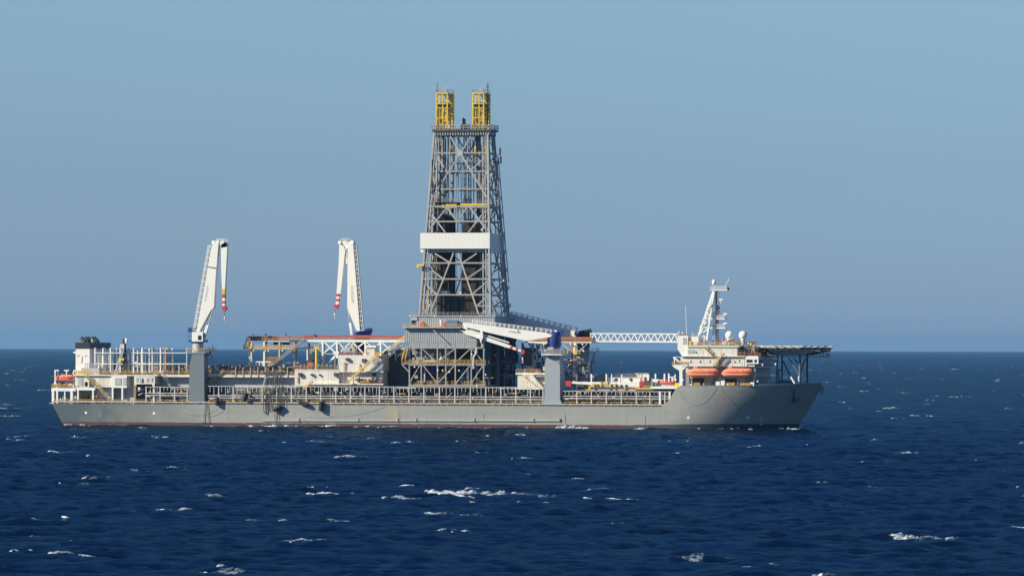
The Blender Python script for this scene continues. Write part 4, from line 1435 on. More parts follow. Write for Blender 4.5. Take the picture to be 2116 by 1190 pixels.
stair('stair', (576, 745), (553, 759), yd - 1.6, STAIRY, pd)
stair('stair', (836, 699), (799, 729), yd - 1.9, STAIRY, pd)
m = MB(); c = P(570, 745, yd)
m.box(c.x - 2.3, c.x + 1.5, yd - 1.8, yd + .2, c.z - .2, c.z)
rail_mb(m, [(c.x - 2.3, yd - 1.8, c.z), (c.x + 1.5, yd - 1.8, c.z)], 1.2, 1, .1)
m.build('stair_landing', RUSTO, pd)
lamps(pd, [(524, 724.5), (549, 724.5), (555, 724.5), (578, 724.5), (584, 724.5), (609, 724.5)], yd - .6)
for a, b in (((565, 707), (577, 713)), ((583, 707), (596, 713)), ((566, 707.5), (571, 712))):
    boxp('hanging_box', DGREY, pd, a, b, yd + 1.5, 2)
for u in (549, 591, 650):
    barp('deck_post', (u, 694), (u, 689.5), yd + .4, .4, DGREY, pd)
boxp('deck_lamp', CLEANW, pd, (521.5, 690), (525, 693), yd + .4, .5)

# ------------------------------------------------------------------ midship deckhouse
dh = thing('midship_deckhouse', 'stained white two-level deckhouse under the red pipe deck', 'deckhouse', (PX(609, -15), -15, PZ(797, 609, -15)))
Yh = -15.5
boxp('lower_block', WHITE, dh, (609, 764), (700, 797.5), Yh, 12)
boxp('lower_block', WHITE, dh, (700.05, 767), (791, 797.5), Yh + 1.6, 12)
boxp('upper_block', WHITE, dh, (698.5, 733.5), (791, 766.5), Yh + .1, 12)
boxp('walkway', WHITE, dh, (642, 792), (792, 794.6), Yh - 1.3, 2.9)
boxp('walkway', WHITE, dh, (698, 766.6), (792, 768.8), Yh - .1, 1.8)
boxp('vent_house', WHITE, dh, (757.5, 717), (774, 733.4), Yh + .6, 4)
boxp('vent_hood', CLEANW, dh, (755.5, 713.5), (776.5, 718), Yh + .2, 4.6)
boxp('side_recess', GREY, dh, (770, 738.5), (784, 753), Yh + .04, .12)
boxp('edge_trim', WHITE, dh, (609, 763), (700, 765), Yh - .12, .3)
for k, u in enumerate((652, 678)):
    barp('plate_seam', (u, 766), (u, 792), Yh - .005, .06, LGREY, dh)
for v in (782.5,):
    barp('plate_seam', (610, v), (699, v), Yh - .005, .06, LGREY, dh)
barp('plate_seam', (733, 735), (733, 765), Yh + .095, .06, LGREY, dh)
barp('plate_seam', (700, 751), (757, 751), Yh + .095, .06, LGREY, dh)
for (a, b, d) in (((616, 770), (622, 777), 1.0), ((641, 772), (646, 775.6), .9), ((658.5, 773), (661.5, 776), .7), ((689.5, 770), (696, 777), 1.0), ((768.5, 770.5), (775.5, 777), .7), ((713.5, 739.5), (720, 744.5), 1.0), ((747.5, 741), (755, 748.5), .8)):
    Yw = Yh + 1.6 if (a[0] > 700 and a[1] > 766) else (Yh + .1 if a[0] > 700 else Yh)
    o = boxp('window_hood', DGREY, dh, a, b, Yw - d, d + .02)
for a, b in (((711, 749), (711, 766)), ((711, 769), (711, 791)), ((615.5, 778), (615.5, 791))):
    barp('pipe', a, b, Yh - .3, .3, RUSTO, dh, 'tube')
barp('pipe', (714, 749), (711, 752), Yh - .3, .3, RUSTO, dh, 'tube')
stair('stair', (780, 734), (718.5, 791), Yh - 2.4, STAIRY, dh)
stair('stair', (641, 792.5), (627, 804), Yh - 1.4, STAIRY, dh)
m = MB(); c = P(783, 734, Yh)
m.box(c.x - .8, c.x + 1.6, Yh - 2.5, Yh + .1, c.z - .2, c.z)
rail_mb(m, [(c.x - .8, Yh - 2.5, c.z), (c.x + 1.6, Yh - 2.5, c.z)], 1.1, 1, .09)
m.build('landing', RAILY, dh)
q = P(738.5, 782.5, Yh + .4)
MB().tube(q + Vector((-.7, 0, 0)), q + Vector((.7, 0, 0)), .75, 12).build('air_unit', LGREY, dh)
boxp('bench', WHITE, dh, (733, 780), (737, 786), Yh + .2, 1.2)
railing('handrail', [P(742, 792, Yh - 1.2), P(763, 792, Yh - 1.2)], RAILY, dh, .9, .8, 0.050)
railing('handrail', [P(609, 763.5, Yh), P(698, 763.5, Yh)], RUSTO, dh, 1.3, 1.1, 0.056)
railing('handrail', [P(703, 733, Yh + .2), P(757, 733, Yh + .2)], RUSTO, dh, 1.1, 1.1, 0.056)
boxp('red_locker', REDDECK, dh, (711, 727.5), (718, 733), Yh + 1, 1)
boxp('sign_board', CLEANW, dh, (688, 725.5), (700, 731.5), Yh + .1, .3)
barp('sign_post', (692, 731), (692, 764), Yh + .3, .2, LGREY, dh)
boxp('yellow_locker', RAILY, dh, (741, 758), (746, 764), Yh - .5, .6)
boxp('wall_box', LGREY, dh, (742, 752), (744.5, 757), Yh - .2, .3)
clutter('roof_gear', 612, 700, PZ(763, 650, Yh), PZ(759, 650, Yh), Yh + 2.6, Yh + 6, 40, (RUSTO, DGREY, REDDECK, WHITE), 'rusty small gear on the lower deckhouse roof', 21)
clutter('walkway_gear', 735, 790, PZ(791, 760, Yh), PZ(784, 760, Yh), Yh - .4, Yh + 1.2, 26, (DGREY, LGREY, RUSTO), 'small fittings on the deckhouse walkway', 22)
hut = thing('equipment_hut', 'small light grey hut with one dark window on the deckhouse roof', 'hut', P(721, 727, Yh + 1))
boxp('body', LGREY, hut, (709.5, 717.5), (733, 727.5), Yh + 1.2, 3)
boxp('window', GLASS, hut, (723, 720.5), (726.5, 724.5), Yh + 1.12, .2)
for u in (711, 731): barp('leg', (u, 727), (u, 734), Yh + 1.6, .3, LGREY, hut)
boxp('winch', YELLOW, hut, (724, 710.5), (729, 717), Yh + 1.8, 1)
kc = thing('pillar_crane', 'yellow pillar crane with a short arm on the deckhouse roof', 'crane', P(654, 763, Yh + 3))
barp('pillar', (654, 763.5), (654, 718), Yh + 3, .95, YELLOW, kc, 'tube')
barp('arm', (658, 718.3), (627, 718.6), Yh + 3, .5, SOOT, kc)
boxp('head', YELLOW, kc, (649, 716), (659.5, 721), Yh + 2.6, .9)
barp('rest_post', (635, 719), (635, 744), Yh + 3.2, .36, CLEANW, kc)
gr_ = thing('gas_bottle_rack', 'rack of grey gas bottles beside the yellow pillar crane', 'rack', P(643, 745, Yh + 5))
for i in range(5):
    for j in range(2):
        barp('gas_bottle', (638.5 + i * 2.5, 733 - j * 13), (638.5 + i * 2.5, 722 - j * 1 + (0 if j == 0 else 0) + (12 if j == 0 else 10)), Yh + 5, .32, LGREY if (i + j) % 2 else GREY, gr_, 'tube')
boxp('frame_shelf', SOOT, gr_, (636, 733), (651, 735), Yh + 4.6, 1.4)
boxp('frame_base', SOOT, gr_, (632, 744), (662, 747), Yh + 4.4, 3)
boxp('rust_tank', REDDECK, gr_, (635, 747), (652, 758), Yh + 4.6, 2.6)
for u in (636.5, 650.5): barp('frame_post', (u, 747), (u, 719), Yh + 4.8, .22, SOOT, gr_)
for i, (u, lab) in enumerate(((647, 'leftmost green drum beside the yellow pillar'), (660, 'green drum just right of the yellow pillar'), (668, 'middle green drum of the row on the roof'), (677.5, 'second green drum from the right on the roof'), (685.5, 'rightmost green drum of the row on the roof'))):
    q = P(u, 762.5, Yh + .9)
    hh = PZ(751.5 if i % 2 else 752.5, u, Yh + .9) - q.z
    dr = MB().lathe([(.55, 0), (.72, .05), (.72, hh * .8), (.5, hh * .97), (.1, hh)], (0, 0, 0), 14).build('drum', TEAL, None)
    dr.location = q
    tag(dr, lab, 'drum', 'green drums on the deckhouse roof')
sc_ = thing('screen_wall', 'tall dark brown screen in the gap between deckhouse and drill floor', 'screen', P(792, 797, -7))
boxp('panel', SOOT, sc_, (789, 735), (846, 798), -7.0, .4)
for a, b in (((796, 775), (840, 775)), ((800, 784), (806, 776)), ((818, 784), (824, 776))):
    barp('stiffener', a, b, -7.2, .3, DGREY, sc_)
for k in range(6):
    boxp('top_duct', LGREY if k % 2 else SOOT, sc_, (794 + k * 8, 724 + (k * 5 % 7)), (800 + k * 8, 738), -7.4 - k * .1, 1.2)
boxp('duct', WHITE, sc_, (818, 717), (834, 722), -9, 2)
boxp('duct', DGREY, sc_, (818, 722.2), (834, 735), -8.5, 1.5)

# ------------------------------------------------------------------ drill floor
df = thing('drill_floor', 'grey clad drill floor house standing on an open braced frame', 'drill floor', (PX(920, -16), -16, PZ(797, 920, -16)))
Yf = -16.0
def cp(name, ua, ub, va, vb, Y, mat, pitch):
    um = (ua + ub) / 2
    return corrugated(name, PX(ua, Y, va), PX(ub, Y, va), PZ(vb, um, Y), PZ(va, um, Y), Y, mat, df, pitch)
uh_x0, uh_x1 = PX(848.5, -13.9, 660), PX(1022.5, -13.9, 660)
uh_z0, uh_z1 = PZ(677, 930, -13.9), PZ(654.5, 930, -13.9)
cp('upper_cladding', 848.5, 1022.5, 655.2, 676.6, -13.9, CLAD, .75)
MB().box(uh_x0 + .05, uh_x1 - .4, -13.5, 13.2, uh_z0, uh_z1 - .05).build('upper_house', CLAD, df)
corrugated_x('upper_cladding', uh_x1, -13.85, 13.2, uh_z0, uh_z1, CLAD, df, .9)
MB().box(uh_x0 - .25, uh_x1 + .25, -14.2, 13.4, uh_z1, uh_z1 + .35).build('drill_floor_deck', LGREY, df)
lw_x0, lw_x1 = PX(836.3, Yf, 690), PX(985, Yf, 690)
lz0, lz1 = PZ(707, 910, Yf), PZ(676.8, 910, Yf)
cp('lower_cladding', 836.3, 985, 677.3, 707, Yf, CLAD, .62)
MB().box(lw_x0 + .05, lw_x1 - .4, Yf + .35, 14, lz0, lz1).build('lower_house', CLAD, df)
corrugated_x('lower_cladding', lw_x1, Yf + .05, 14, lz0, lz1, CLAD, df, .9)
pz0, pz1 = PZ(718, 910, Yf), PZ(707.2, 910, Yf)
us = [845.5, 867, 886, 904.5, 921.5, 941.5, 960.5, 985]
for a, b in zip(us, us[1:]):
    boxp('plate_panel', GREY, df, (a + .35, 707.4), (b - .35, 717.8), Yf + .1, .3)
MB().box(PX(845.5, Yf), PX(985, Yf), Yf + .42, 14, pz0 + .05, pz1 - .02).build('plate_body', GREY, df)
MB().box(lw_x0 - .4, PX(952, Yf - 1), Yf - 1.6, Yf - .02, PZ(677, 895, Yf) - .1, PZ(677, 895, Yf) + .25).build('walkway', LGREY, df)
zw = PZ(676.2, 895, Yf)
railing('handrail', [Vector((lw_x0 - .4, Yf - 1.5, zw)), Vector((PX(952, Yf - 1), Yf - 1.5, zw))], RAILY, df, 1.2, 1.4, 0.056)
boxp('doorway', GLASS, df, (850, 662), (857.5, 670), -14.1, .25)
boxp('red_machine', RED, df, (868, 667), (876, 673), -15, 1.2)
boxp('orange_machine', ORANGE, df, (865, 664.5), (873, 667), -14.8, 1)
boxp('red_locker', RED, df, (912.5, 667), (920, 674.5), -15, 1.0)
boxp('white_door', CLEANW, df, (908.5, 660.5), (912, 674), -14.05, .2)
boxp('blue_container', paint('blue_grey_container_paint', (.10, .17, .27), .5, .3, (.06, .08, .1)), df, (922, 661.5), (945, 674), -15.4, 1.3)
boxp('end_cabin', LGREY, df, (850, 655.6), (862, 661.5), -14.15, .3)
railing('handrail', [Vector((uh_x0 - .2, -14.1, uh_z1 + .35)), Vector((uh_x1 + .2, -14.1, uh_z1 + .35)), Vector((uh_x1 + .2, 13.3, uh_z1 + .35))], LGREY, df, 1.1, 1.6, 0.031)
barp('stair_rail', (886, 673), (923, 708), Yf - .7, .3, LGREY, df)
# open truss under the floor
Yt = Yf + .2
cols = [846, 870.7, 904, 921.3, 941, 974, 999.5]
for u in cols:
    barp('column', (u, 718), (u, 797), Yt, .40, DERR, df)
for a, b, v, w in ((836, 1003, 718.6, .42), (830, 1003, 751.2, .42), (845, 1003, 754.2, .3), (844, 1003, 796.2, .5)):
    barp('girder', (a, v), (b, v), Yt - .05, w, DERR, df)
for a, b in (((871, 719), (904, 749)), ((941, 719), (907, 747)), ((973, 719), (943, 748)), ((975, 719), (999, 749)), ((849, 719), (868, 749)), ((867, 755), (846, 791)), ((875, 755), (903, 791)), ((941, 753), (904, 792)), ((972, 754), (943, 791)), ((998, 755), (974, 791)), ((830, 752), (845, 768))):
    barp('brace', a, b, Yt + .05, .33, DERR, df)
wallm = []
cp('back_cladding', 852, 925, 719, 752, -11.5, CLAD, .8)
boxp('inner_bulkhead', DGREY, df, (848, 719), (1000, 797), -2.0, .4)
boxp('lower_deck', LGREY, df, (845, 795), (1003, 797.5), Yf + .3, 26)
boxp('mid_deck', LGREY, df, (831, 751.8), (1003, 753.6), Yf + .3, 26)
railing('handrail', [P(830, 751.5, Yf - .2), P(1003, 751.5, Yf - .2)], RAILY, df, 1.3, 1.4, 0.050)
railing('handrail', [P(848, 796, Yf + 1), P(1003, 796, Yf + 1)], RAILY, df, 1.4, 1.4, 0.050)
for a, b in (((830, 744.5), (838, 719)), ((837, 745), (843, 720))):
    stair('stair', (b[0], b[1]), (a[0], a[1]), Yf - .6, RAILY, df, .9)
stair('stair', (926, 755), (902, 790), -12, RAILY, df)
m = MB()
m.path([P(985, 719, Yf + .2), P(985, 729, Yf), P(983, 732, Yf), P(979.5, 736, Yf), P(979, 740, Yf), P(979, 762, Yf)], .42, 8)
m.build('mud_pipe', SILVER, df)
m = MB()
m.path([P(873, 757, Yf + .6), P(875, 749, Yf + .6), P(879, 747, Yf + .6), P(904, 747, Yf + .6), P(908, 744, Yf + .6), P(914, 738, Yf + .6)], .42, 8)
m.build('mud_pipe', SILVER, df)
for u, v0, v1, w, mt in ((967, 762, 795, .8, CLEANW), (878, 755, 790, .7, LGREY), (985, 755, 795, .5, GREY), (928, 719, 751, .5, GREY), (894, 756, 772, 1.4, BLUE), (957, 756, 794, 1.2, BLUE)):
    barp('riser_pipe', (u, v0), (u, v1), Yf + 3, w, mt, df, 'tube')
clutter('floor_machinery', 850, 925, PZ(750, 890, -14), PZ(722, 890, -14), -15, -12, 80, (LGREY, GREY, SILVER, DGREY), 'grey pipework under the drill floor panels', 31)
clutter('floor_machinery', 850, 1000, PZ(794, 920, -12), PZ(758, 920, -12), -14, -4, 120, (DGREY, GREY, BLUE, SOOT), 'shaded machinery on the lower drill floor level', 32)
boxp('yellow_box', YELLOW, df, (932, 742), (940, 750), Yf + 1.5, 1.5)
boxp('yellow_box', YELLOW, df, (976, 745), (982, 750), Yf + 1.5, 1.5)
lamps(df, [(848, 653.5), (898.5, 653.5), (953, 653.2), (857, 758), (905, 765), (915, 765.5), (929, 768.5), (949, 765.5), (975, 732), (1004, 774), (986, 797.5)], Yf - .3, .3)
# shaded support columns forward of the truss
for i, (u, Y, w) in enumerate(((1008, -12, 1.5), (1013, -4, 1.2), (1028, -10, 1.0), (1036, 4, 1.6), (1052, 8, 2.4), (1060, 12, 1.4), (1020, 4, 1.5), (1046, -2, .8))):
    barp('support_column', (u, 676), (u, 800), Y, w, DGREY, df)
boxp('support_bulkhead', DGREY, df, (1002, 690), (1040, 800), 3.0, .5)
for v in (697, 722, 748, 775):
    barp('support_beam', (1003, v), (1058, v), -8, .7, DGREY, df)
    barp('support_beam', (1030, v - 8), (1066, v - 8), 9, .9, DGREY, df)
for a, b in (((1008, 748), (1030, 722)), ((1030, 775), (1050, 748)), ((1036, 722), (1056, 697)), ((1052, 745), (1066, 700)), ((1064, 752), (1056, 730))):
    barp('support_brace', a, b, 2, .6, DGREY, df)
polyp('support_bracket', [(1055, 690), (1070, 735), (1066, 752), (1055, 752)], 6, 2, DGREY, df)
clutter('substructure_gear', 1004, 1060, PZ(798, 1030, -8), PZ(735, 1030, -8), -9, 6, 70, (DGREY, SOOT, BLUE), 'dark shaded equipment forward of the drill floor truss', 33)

# ------------------------------------------------------------------ derrick
dr = thing('derrick', 'tall tapering grey lattice derrick with a white wind wall and twin yellow crowns', 'derrick', (PX(940, 0), 0, uh_z1 + .35))
zb = uh_z1 + .35
YB, YTOP = 13.5, 4.3
zt = PZ(268.5, 955, -YTOP)
XL0, XR0 = PX(866.5, -YB, 655), PX(1013, -YB, 655)
XL1, XR1 = PX(897.5, -YTOP, 270), PX(1007.5, -YTOP, 270)
def corner(i, t):
    x = (XL0 + (XL1 - XL0) * t) if i in (0, 3) else (XR0 + (XR1 - XR0) * t)
    y = (YB + (YTOP - YB) * t) * (-1 if i < 2 else 1)
    return Vector((x, y, zb + (zt - zb) * t))
nrm_near = (corner(1, 0) - corner(0, 0)).cross(corner(0, 1) - corner(0, 0)).normalized()
def NF(u, v):
    d = fwd * FPX + RIGHT * (u - 1058.0) - UP * (v - 595.0)
    k = (corner(0, 0) - CAM).dot(nrm_near) / d.dot(nrm_near)
    return CAM + d * k
def mir(p): return Vector((p.x, -p.y, p.z))
for i in range(4):
    bar('leg', corner(i, 0), corner(i, 1), .62, DERR, dr)
    off = Vector((-1.3 if i in (1, 2) else 1.3, 0, 0))
    bar('leg_pipe', corner(i, 0) + off, corner(i, 1) + off * .6, .4, GREY, dr, 'tube')
    off2 = Vector((0, 1.6 if i < 2 else -1.6, 0))
    bar('leg_pipe', corner(i, 0) + off2, corner(i, 1) + off2 * .6, .5, GREY, dr, 'tube')
def tv(v): return (NF(940, v).z - zb) / (zt - zb)
girt_v = [316.5, 354.5, 391, 427, 457.8, 543.5, 576.5, 609]
for v in girt_v:
    t = tv(v)
    for i, j in ((0, 1), (1, 2), (2, 3), (3, 0)):
        bar('girt', corner(i, t), corner(j, t), .46 if v != 427 else .6, DERR, dr)
near = [((931, 283), (1006, 408)), ((973, 283), (893, 409)), ((904, 326), (924, 354)), ((1002, 326), (972, 353)), ((892, 356), (902, 390)), ((1006, 356), (993, 389)),
        ((923, 430), (889, 472)), ((925, 430), (944, 457)), ((964, 430), (946, 457)), ((972, 430), (1003, 472)), ((1004, 434), (968, 480)), ((893, 444), (920, 480)),
        ((937, 523), (886, 655)), ((947, 523), (991, 655)), ((899, 524), (930, 543)), ((985, 524), (956, 543)), ((885, 552), (914, 575)), ((1009, 546), (966, 575)),
        ((883, 590), (902, 608)), ((1010, 579), (977, 607)), ((880, 620), (890, 634)), ((1011, 610), (986, 631)), ((1012, 632), (994, 652)), ((986, 632), (1011, 632))]
for a, b in near:
    p, q = NF(*a), NF(*b)
    bar('brace', p, q, .46, DERR, dr)
    bar('brace', mir(p), mir(q), .34, DERR, dr)
MB().box(NF(951, 317).x - .9, NF(951, 317).x + .9, NF(951, 317).y - .4, NF(951, 317).y + .05, NF(951, 317).z - .8, NF(951, 317).z + .8).build('gusset', LGREY, dr)
levels_t = [0] + [tv(v) for v in reversed(girt_v)] + [1]
for i, j in ((1, 2), (3, 0)):
    for k, (a, b) in enumerate(zip(levels_t, levels_t[1:])):
        if k % 2 == 0:
            bar('side_brace', corner(i, a), (corner(i, b) + corner(j, b)) / 2, .5, DERR, dr)
            bar('side_brace', corner(j, a), (corner(i, b) + corner(j, b)) / 2, .5, DERR, dr)
        else:
            bar('side_brace', (corner(i, a) + corner(j, a)) / 2, corner(i, b), .5, DERR, dr)
            bar('side_brace', (corner(i, a) + corner(j, a)) / 2, corner(j, b), .5, DERR, dr)
for k, (va, vb) in enumerate(zip([285, 316.5, 354.5, 391, 427, 457.8, 524, 543.5, 576.5, 609], [316.5, 354.5, 391, 427, 457.8, 480, 543.5, 576.5, 609, 652])):
    ta, tb = tv(va), tv(vb)
    for i, j in ((0, 1), (2, 3), (1, 2), (3, 0)):
        A, B, Cc, D = corner(i, ta), corner(j, ta), corner(i, tb), corner(j, tb)
        for f, g_ in ((.0, .10), (.90, 1.0)):
            bar('lacing', A.lerp(B, f if k % 2 else g_), Cc.lerp(D, g_ if k % 2 else f), .17, DERR, dr)
        bar('inner_chord', A.lerp(B, .10), Cc.lerp(D, .10), .24, DERR, dr)
        bar('inner_chord', A.lerp(B, .90), Cc.lerp(D, .90), .24, DERR, dr)
# ladder-way climbing the bow side
m = MB()
for s_ in (.62, .72):
    m.bar(corner(1, 0).lerp(corner(2, 0), s_) + Vector((1.2, 0, 0)), corner(1, .86).lerp(corner(2, .86), s_) + Vector((1.2, 0, 0)), .22)
for k in range(100):
    t = .86 * k / 100
    a = corner(1, t).lerp(corner(2, t), .62) + Vector((1.2, 0, 0)); b = corner(1, t).lerp(corner(2, t), .72) + Vector((1.2, 0, 0))
    m.bar(a, b, .12)
for t in np.linspace(.05, .82, 9):
    a = corner(2, t)
    m.box(a.x - .2, a.x + 1.0, a.y - 2, a.y + .2, a.z - .1, a.z + .1)
    rail_mb(m, [a + Vector((.9, -2, 0)), a + Vector((.9, .2, 0))], 1.1, .8, .05, 2)
m.bar(corner(2, .18) + Vector((.9, 0, 0)), corner(2, .86) + Vector((.9, 0, 0)), .26)
m.build('ladder_way', GREY, dr)
for v in (318, 335):
    t = tv(v); a = corner(2, t)
    m = MB(); m.box(a.x - .3, a.x + 1.8, a.y - 1.5, a.y + .5, a.z - .15, a.z)
    rail_mb(m, [a + Vector((1.7, -1.5, 0)), a + Vector((1.7, .5, 0))], 2.2, .7, .06, 3)
    m.build('side_platform', GREY, dr)
# wind wall
tw = tv(500)
cw = [corner(i, tw) for i in range(4)]
wy = cw[0].y - 1.0
wx0, wx1 = PX(868.2, wy, 497), PX(1012, wy, 497)
wz0, wz1 = PZ(513.8, 940, wy), PZ(481.3, 940, wy)
ww = corrugated('wind_wall', wx0, wx1, wz0, wz1, wy, CREAM, dr, .62, .018)
corrugated_x('wind_wall', wx1, wy + .02, -wy, wz0 - 1.3, wz1 - .1, CLEANW, dr, .8)
MB().box(wx0, wx0 + .3, wy + .32, -wy, wz0, wz1).build('wind_wall', CLEANW, dr)
MB().box(wx0 + .32, wx1 - .37, -wy - .3, -wy, wz0, wz1).build('wind_wall', CLEANW, dr)
sz0 = PZ(521.5, 940, wy)
corrugated('wall_skirt', wx0 + .25, wx1 - .6, sz0, wz0 + .6, wy + 1.3, CLAD, dr, .62, .14)
MB().box(wx0 + .05, wx0 + 1.6, wy + .4, -wy, sz0, wz0 - .02).build('wall_skirt', CLEANW, dr)
MB().box(wx0 + .4, wx1 - .5, wy + 1.8, -wy - .4, sz0 + .1, sz0 + .4).build('racking_platform', GREY, dr)
# crown platform
zc = zt
cx0, cx1 = PX(893, -5.2, 268), PX(1015, -5.2, 268)
MB().box(cx0, cx1, -5.4, 5.4, zc - .55, zc + .1).build('crown_platform', DGREY, dr)
m = MB()
for k in range(22):
    x = cx0 + 1 + (cx1 - cx0 - 2) * k / 21
    m.box(x - .22, x + .22, -5.0, 5.0, zc - 1.75, zc - .56)
m.box(cx0 + .6, cx1 - .6, -4.6, -4.2, zc - 2.0, zc - 1.5)
m.box(cx0 + .6, cx1 - .6, 4.2, 4.6, zc - 2.0, zc - 1.5)
m.build('crown_beams', GREY, dr)
pts = [Vector((cx0, -5.3, zc + .1)), Vector((cx1, -5.3, zc + .1)), Vector((cx1, 5.3, zc + .1)), Vector((cx0, 5.3, zc + .1)), Vector((cx0, -5.3, zc + .1))]
railing('handrail', pts, LGREY, dr, 1.5, 1.3, .06, 3)
for a, b in (((952, 257), (969, 269)), ((958, 246), (960, 257)), ((955.5, 244), (957, 257))):
    boxp('crown_winch', DGREY, dr, a, b, 0, 1.6)
def crown(ua, ub):
    yf, yb = -4.9, 3.8
    x0, x1 = PX(ua, yf, 230), PX(ub, yf, 230)
    z0, z1 = zc + .1, PZ(192.5, (ua + ub) / 2, yf)
    base = MB().box(x0 - .1, x1 + .1, yf - .1, yb, z0 + .005, z0 + .35).build('crown_frame', YELLOW, dr)
    ROOT[base.name] = ROOT[dr.name]
    H = z1 - z0
    for x in (x0, (x0 + x1) / 2 + .3, x1):
        for y in (yf, (yf + yb) / 2, yb):
            bar('post', (x, y, z0 + .35), (x, y, z1), .42 if x != (x0 + x1) / 2 + .3 else .3, YELLOW, base)
    for f, h in ((1.0, .5), (.72, .45), (.60, .5), (.33, .4)):
        z = z0 + H * f - .2
        for y in (yf, yb):
            bar('beam', (x0, y - .02, z), (x1, y - .02, z), .3, YELLOW, base, h=h)
        for x in (x0, x1):
            bar('beam', (x + .02, yf, z - .005), (x + .02, yb, z - .005), .3, YELLOW, base, h=h)
    for k, (fx, y, a, b, r) in enumerate(((.32, yf + .9, .02, .66, .34), (.12, yf + .6, .02, .6, .28), (.70, yf + .5, .0, .45, .34), (.95, yf + 2.4, .25, .62, .36), (.9, yf + 4.4, .2, .6, .36), (.5, yf + 3, .02, .6, .3))):
        bar('cylinder', (x0 + (x1 - x0) * fx, y, z0 + .4 + (H - .4) * a), (x0 + (x1 - x0) * fx, y, z0 + H * b), 2 * r, YELLOW, base, 'tube')
    for (a, b) in (((0, .72), (.5, .98)), ((1, .72), (.5, .98)), ((0, .33), (.6, .0)), ((1, .33), (.3, .02))):
        bar('brace', (x0 + (x1 - x0) * a[0], yf + .05, z0 + .4 + (H - .4) * a[1]), (x0 + (x1 - x0) * b[0], yf + .05, z0 + .4 + (H - .4) * b[1]), .22, YELLOW, base)
    m = MB()
    for k in range(9):
        m.box(x0 + .3 + k * .36, x0 + .5 + k * .36, yf + .3, yf + .7, z0 + H * .60, z0 + H * .72)
    m.tube((x0 + 1.2, yf + 2.2, z0 + H * .68), (x0 + 1.2, yf + 5.2, z0 + H * .68), .9, 14)
    m.tube((x0 + 2.6, yf + 2.2, z0 + H * .68), (x0 + 2.6, yf + 5.2, z0 + H * .68), .9, 14)
    m.build('sheave_cluster', DGREY, base)
    m = MB()
    for k in range(7):
        m.bar((x1 + .02, yb - .4, z0 + H * (.06 + .11 * k)), (x1 + .02, yf + 3.5, z0 + H * (.12 + .11 * k)), .16)
    m.bar((x1 - .1, yb - 1.6, z0 + .3), (x1 - .1, yb - 1.6, z1), .8, 1.6)
    m.build('side_panel', YELLOW, base)
    m = MB()
    m.box(x0 - .05, x1 + .05, yf - .05, yb, z1, z1 + .14)
    rail_mb(m, [(x0, yf, z1 + .1), (x1, yf, z1 + .1), (x1, yb, z1 + .1), (x0, yb, z1 + .1), (x0, yf, z1 + .1)], 1.1, .8, .045, 3)
    m.bar((x0 + 1.6, -1, z1 + .1), (x0 + 1.6, -1, z1 + 2.2), .14)
    m.bar((x0 + 1.4, -1, z1 + 2.2), (x1, -1, z1 + 2.2), .14)
    m.build('top_rail', LGREY, base)
    m = MB()
    m.tube((x0 + 1.0, yf + 1.2, z0 + .35), (x0 + 1.0, yf + 3.5, z0 + .35 + .01), .8, 10)
    m.box(x0 + .9, x0 + 1.9, yf + .3, yf + 1.6, z0 + .4, z0 + 3.2)
    m.build('motor', DGREY, base)
crown(902, 924.3)
crown(977, 999.5)
barp('aerial', (903.5, 193), (903.5, 170), -4.6, .16, DGREY, dr)
barp('aerial', (1008, 265), (1008, 172), -3.0, .34, DGREY, dr, 'tube')
boxp('wind_sensor', DGREY, dr, (1004.5, 178), (1009, 180.5), -3.1, .4)
# hoisting gear inside
for u, v0, v1, w in ((908.5, 287, 318, .55), (931, 303, 325, .55), (982.5, 303, 325, .6), (1005, 303, 323, .55)):
    barp('hoist_cylinder', (u, v0), (u, v1), -2.5, w, YELLOW, dr, 'tube')
    barp('hoist_rod', (u, 272), (u, v0), -2.5, .34, GREY, dr, 'tube')
for u, w, mt in ((915, .9, GREY), (926, .35, DGREY), (934, .55, GREY), (990, 1.0, GREY), (1001, .3, DGREY), (896, .3, DGREY)):
    barp('guide_rail', (u, 275), (u, 652), 1.0, w, mt, dr)
for u0_ in (961, 970):
    m = MB()
    for du in (-2.2, 2.2):
        for Y in (1.5, 3):
            m.bar(P(u0_ + du, 275, Y), P(u0_ + du, 652, Y), .22)
    for k in range(62):
        v = 277 + k * 6
        m.bar(P(u0_ - 2.2, v, 1.5), P(u0_ + 2.2, v + (6 if k % 2 else 0), 1.5), .14)
        m.bar(P(u0_ + 2.2, v, 3), P(u0_ - 2.2, v + 6, 3), .14)
    m.build('ladder_mast', GREY, dr)
m = MB()
m.box(PX(944, 0), PX(982, 0), -2, 3, PZ(340, 960, 0), PZ(339, 960, 0))
rail_mb(m, [P(944, 339, -2), P(982, 339, -2)], 1.2, 1.0, .07)
m.build('inner_platform', LGREY, dr)
boxp('trolley', DGREY, dr, (957, 411), (972, 421), .5, 2.5)
for k, (u, va, vb, w, Y) in enumerate(((899, 280, 480, .5, -2), (904, 290, 480, .35, 2), (920, 285, 445, .3, -1), (911, 330, 480, .4, 3), (938, 280, 440, .3, 2), (947, 280, 480, .16, -1), (953, 300, 640, .14, 0), (978, 290, 455, .35, 1), (985, 280, 470, .5, -1), (994, 300, 480, .4, 3), (1003, 290, 480, .45, 0), (996, 520, 652, .3, -7), (1002, 520, 652, .4, -4), (892, 400, 480, .5, -4), (882, 524, 652, .4, -5), (890, 524, 652, .3, -9))):
    barp('service_pipe', (u, va), (u - (955 - u) * .06, vb), Y, w, DGREY if k % 3 else SOOT, dr, 'tube')
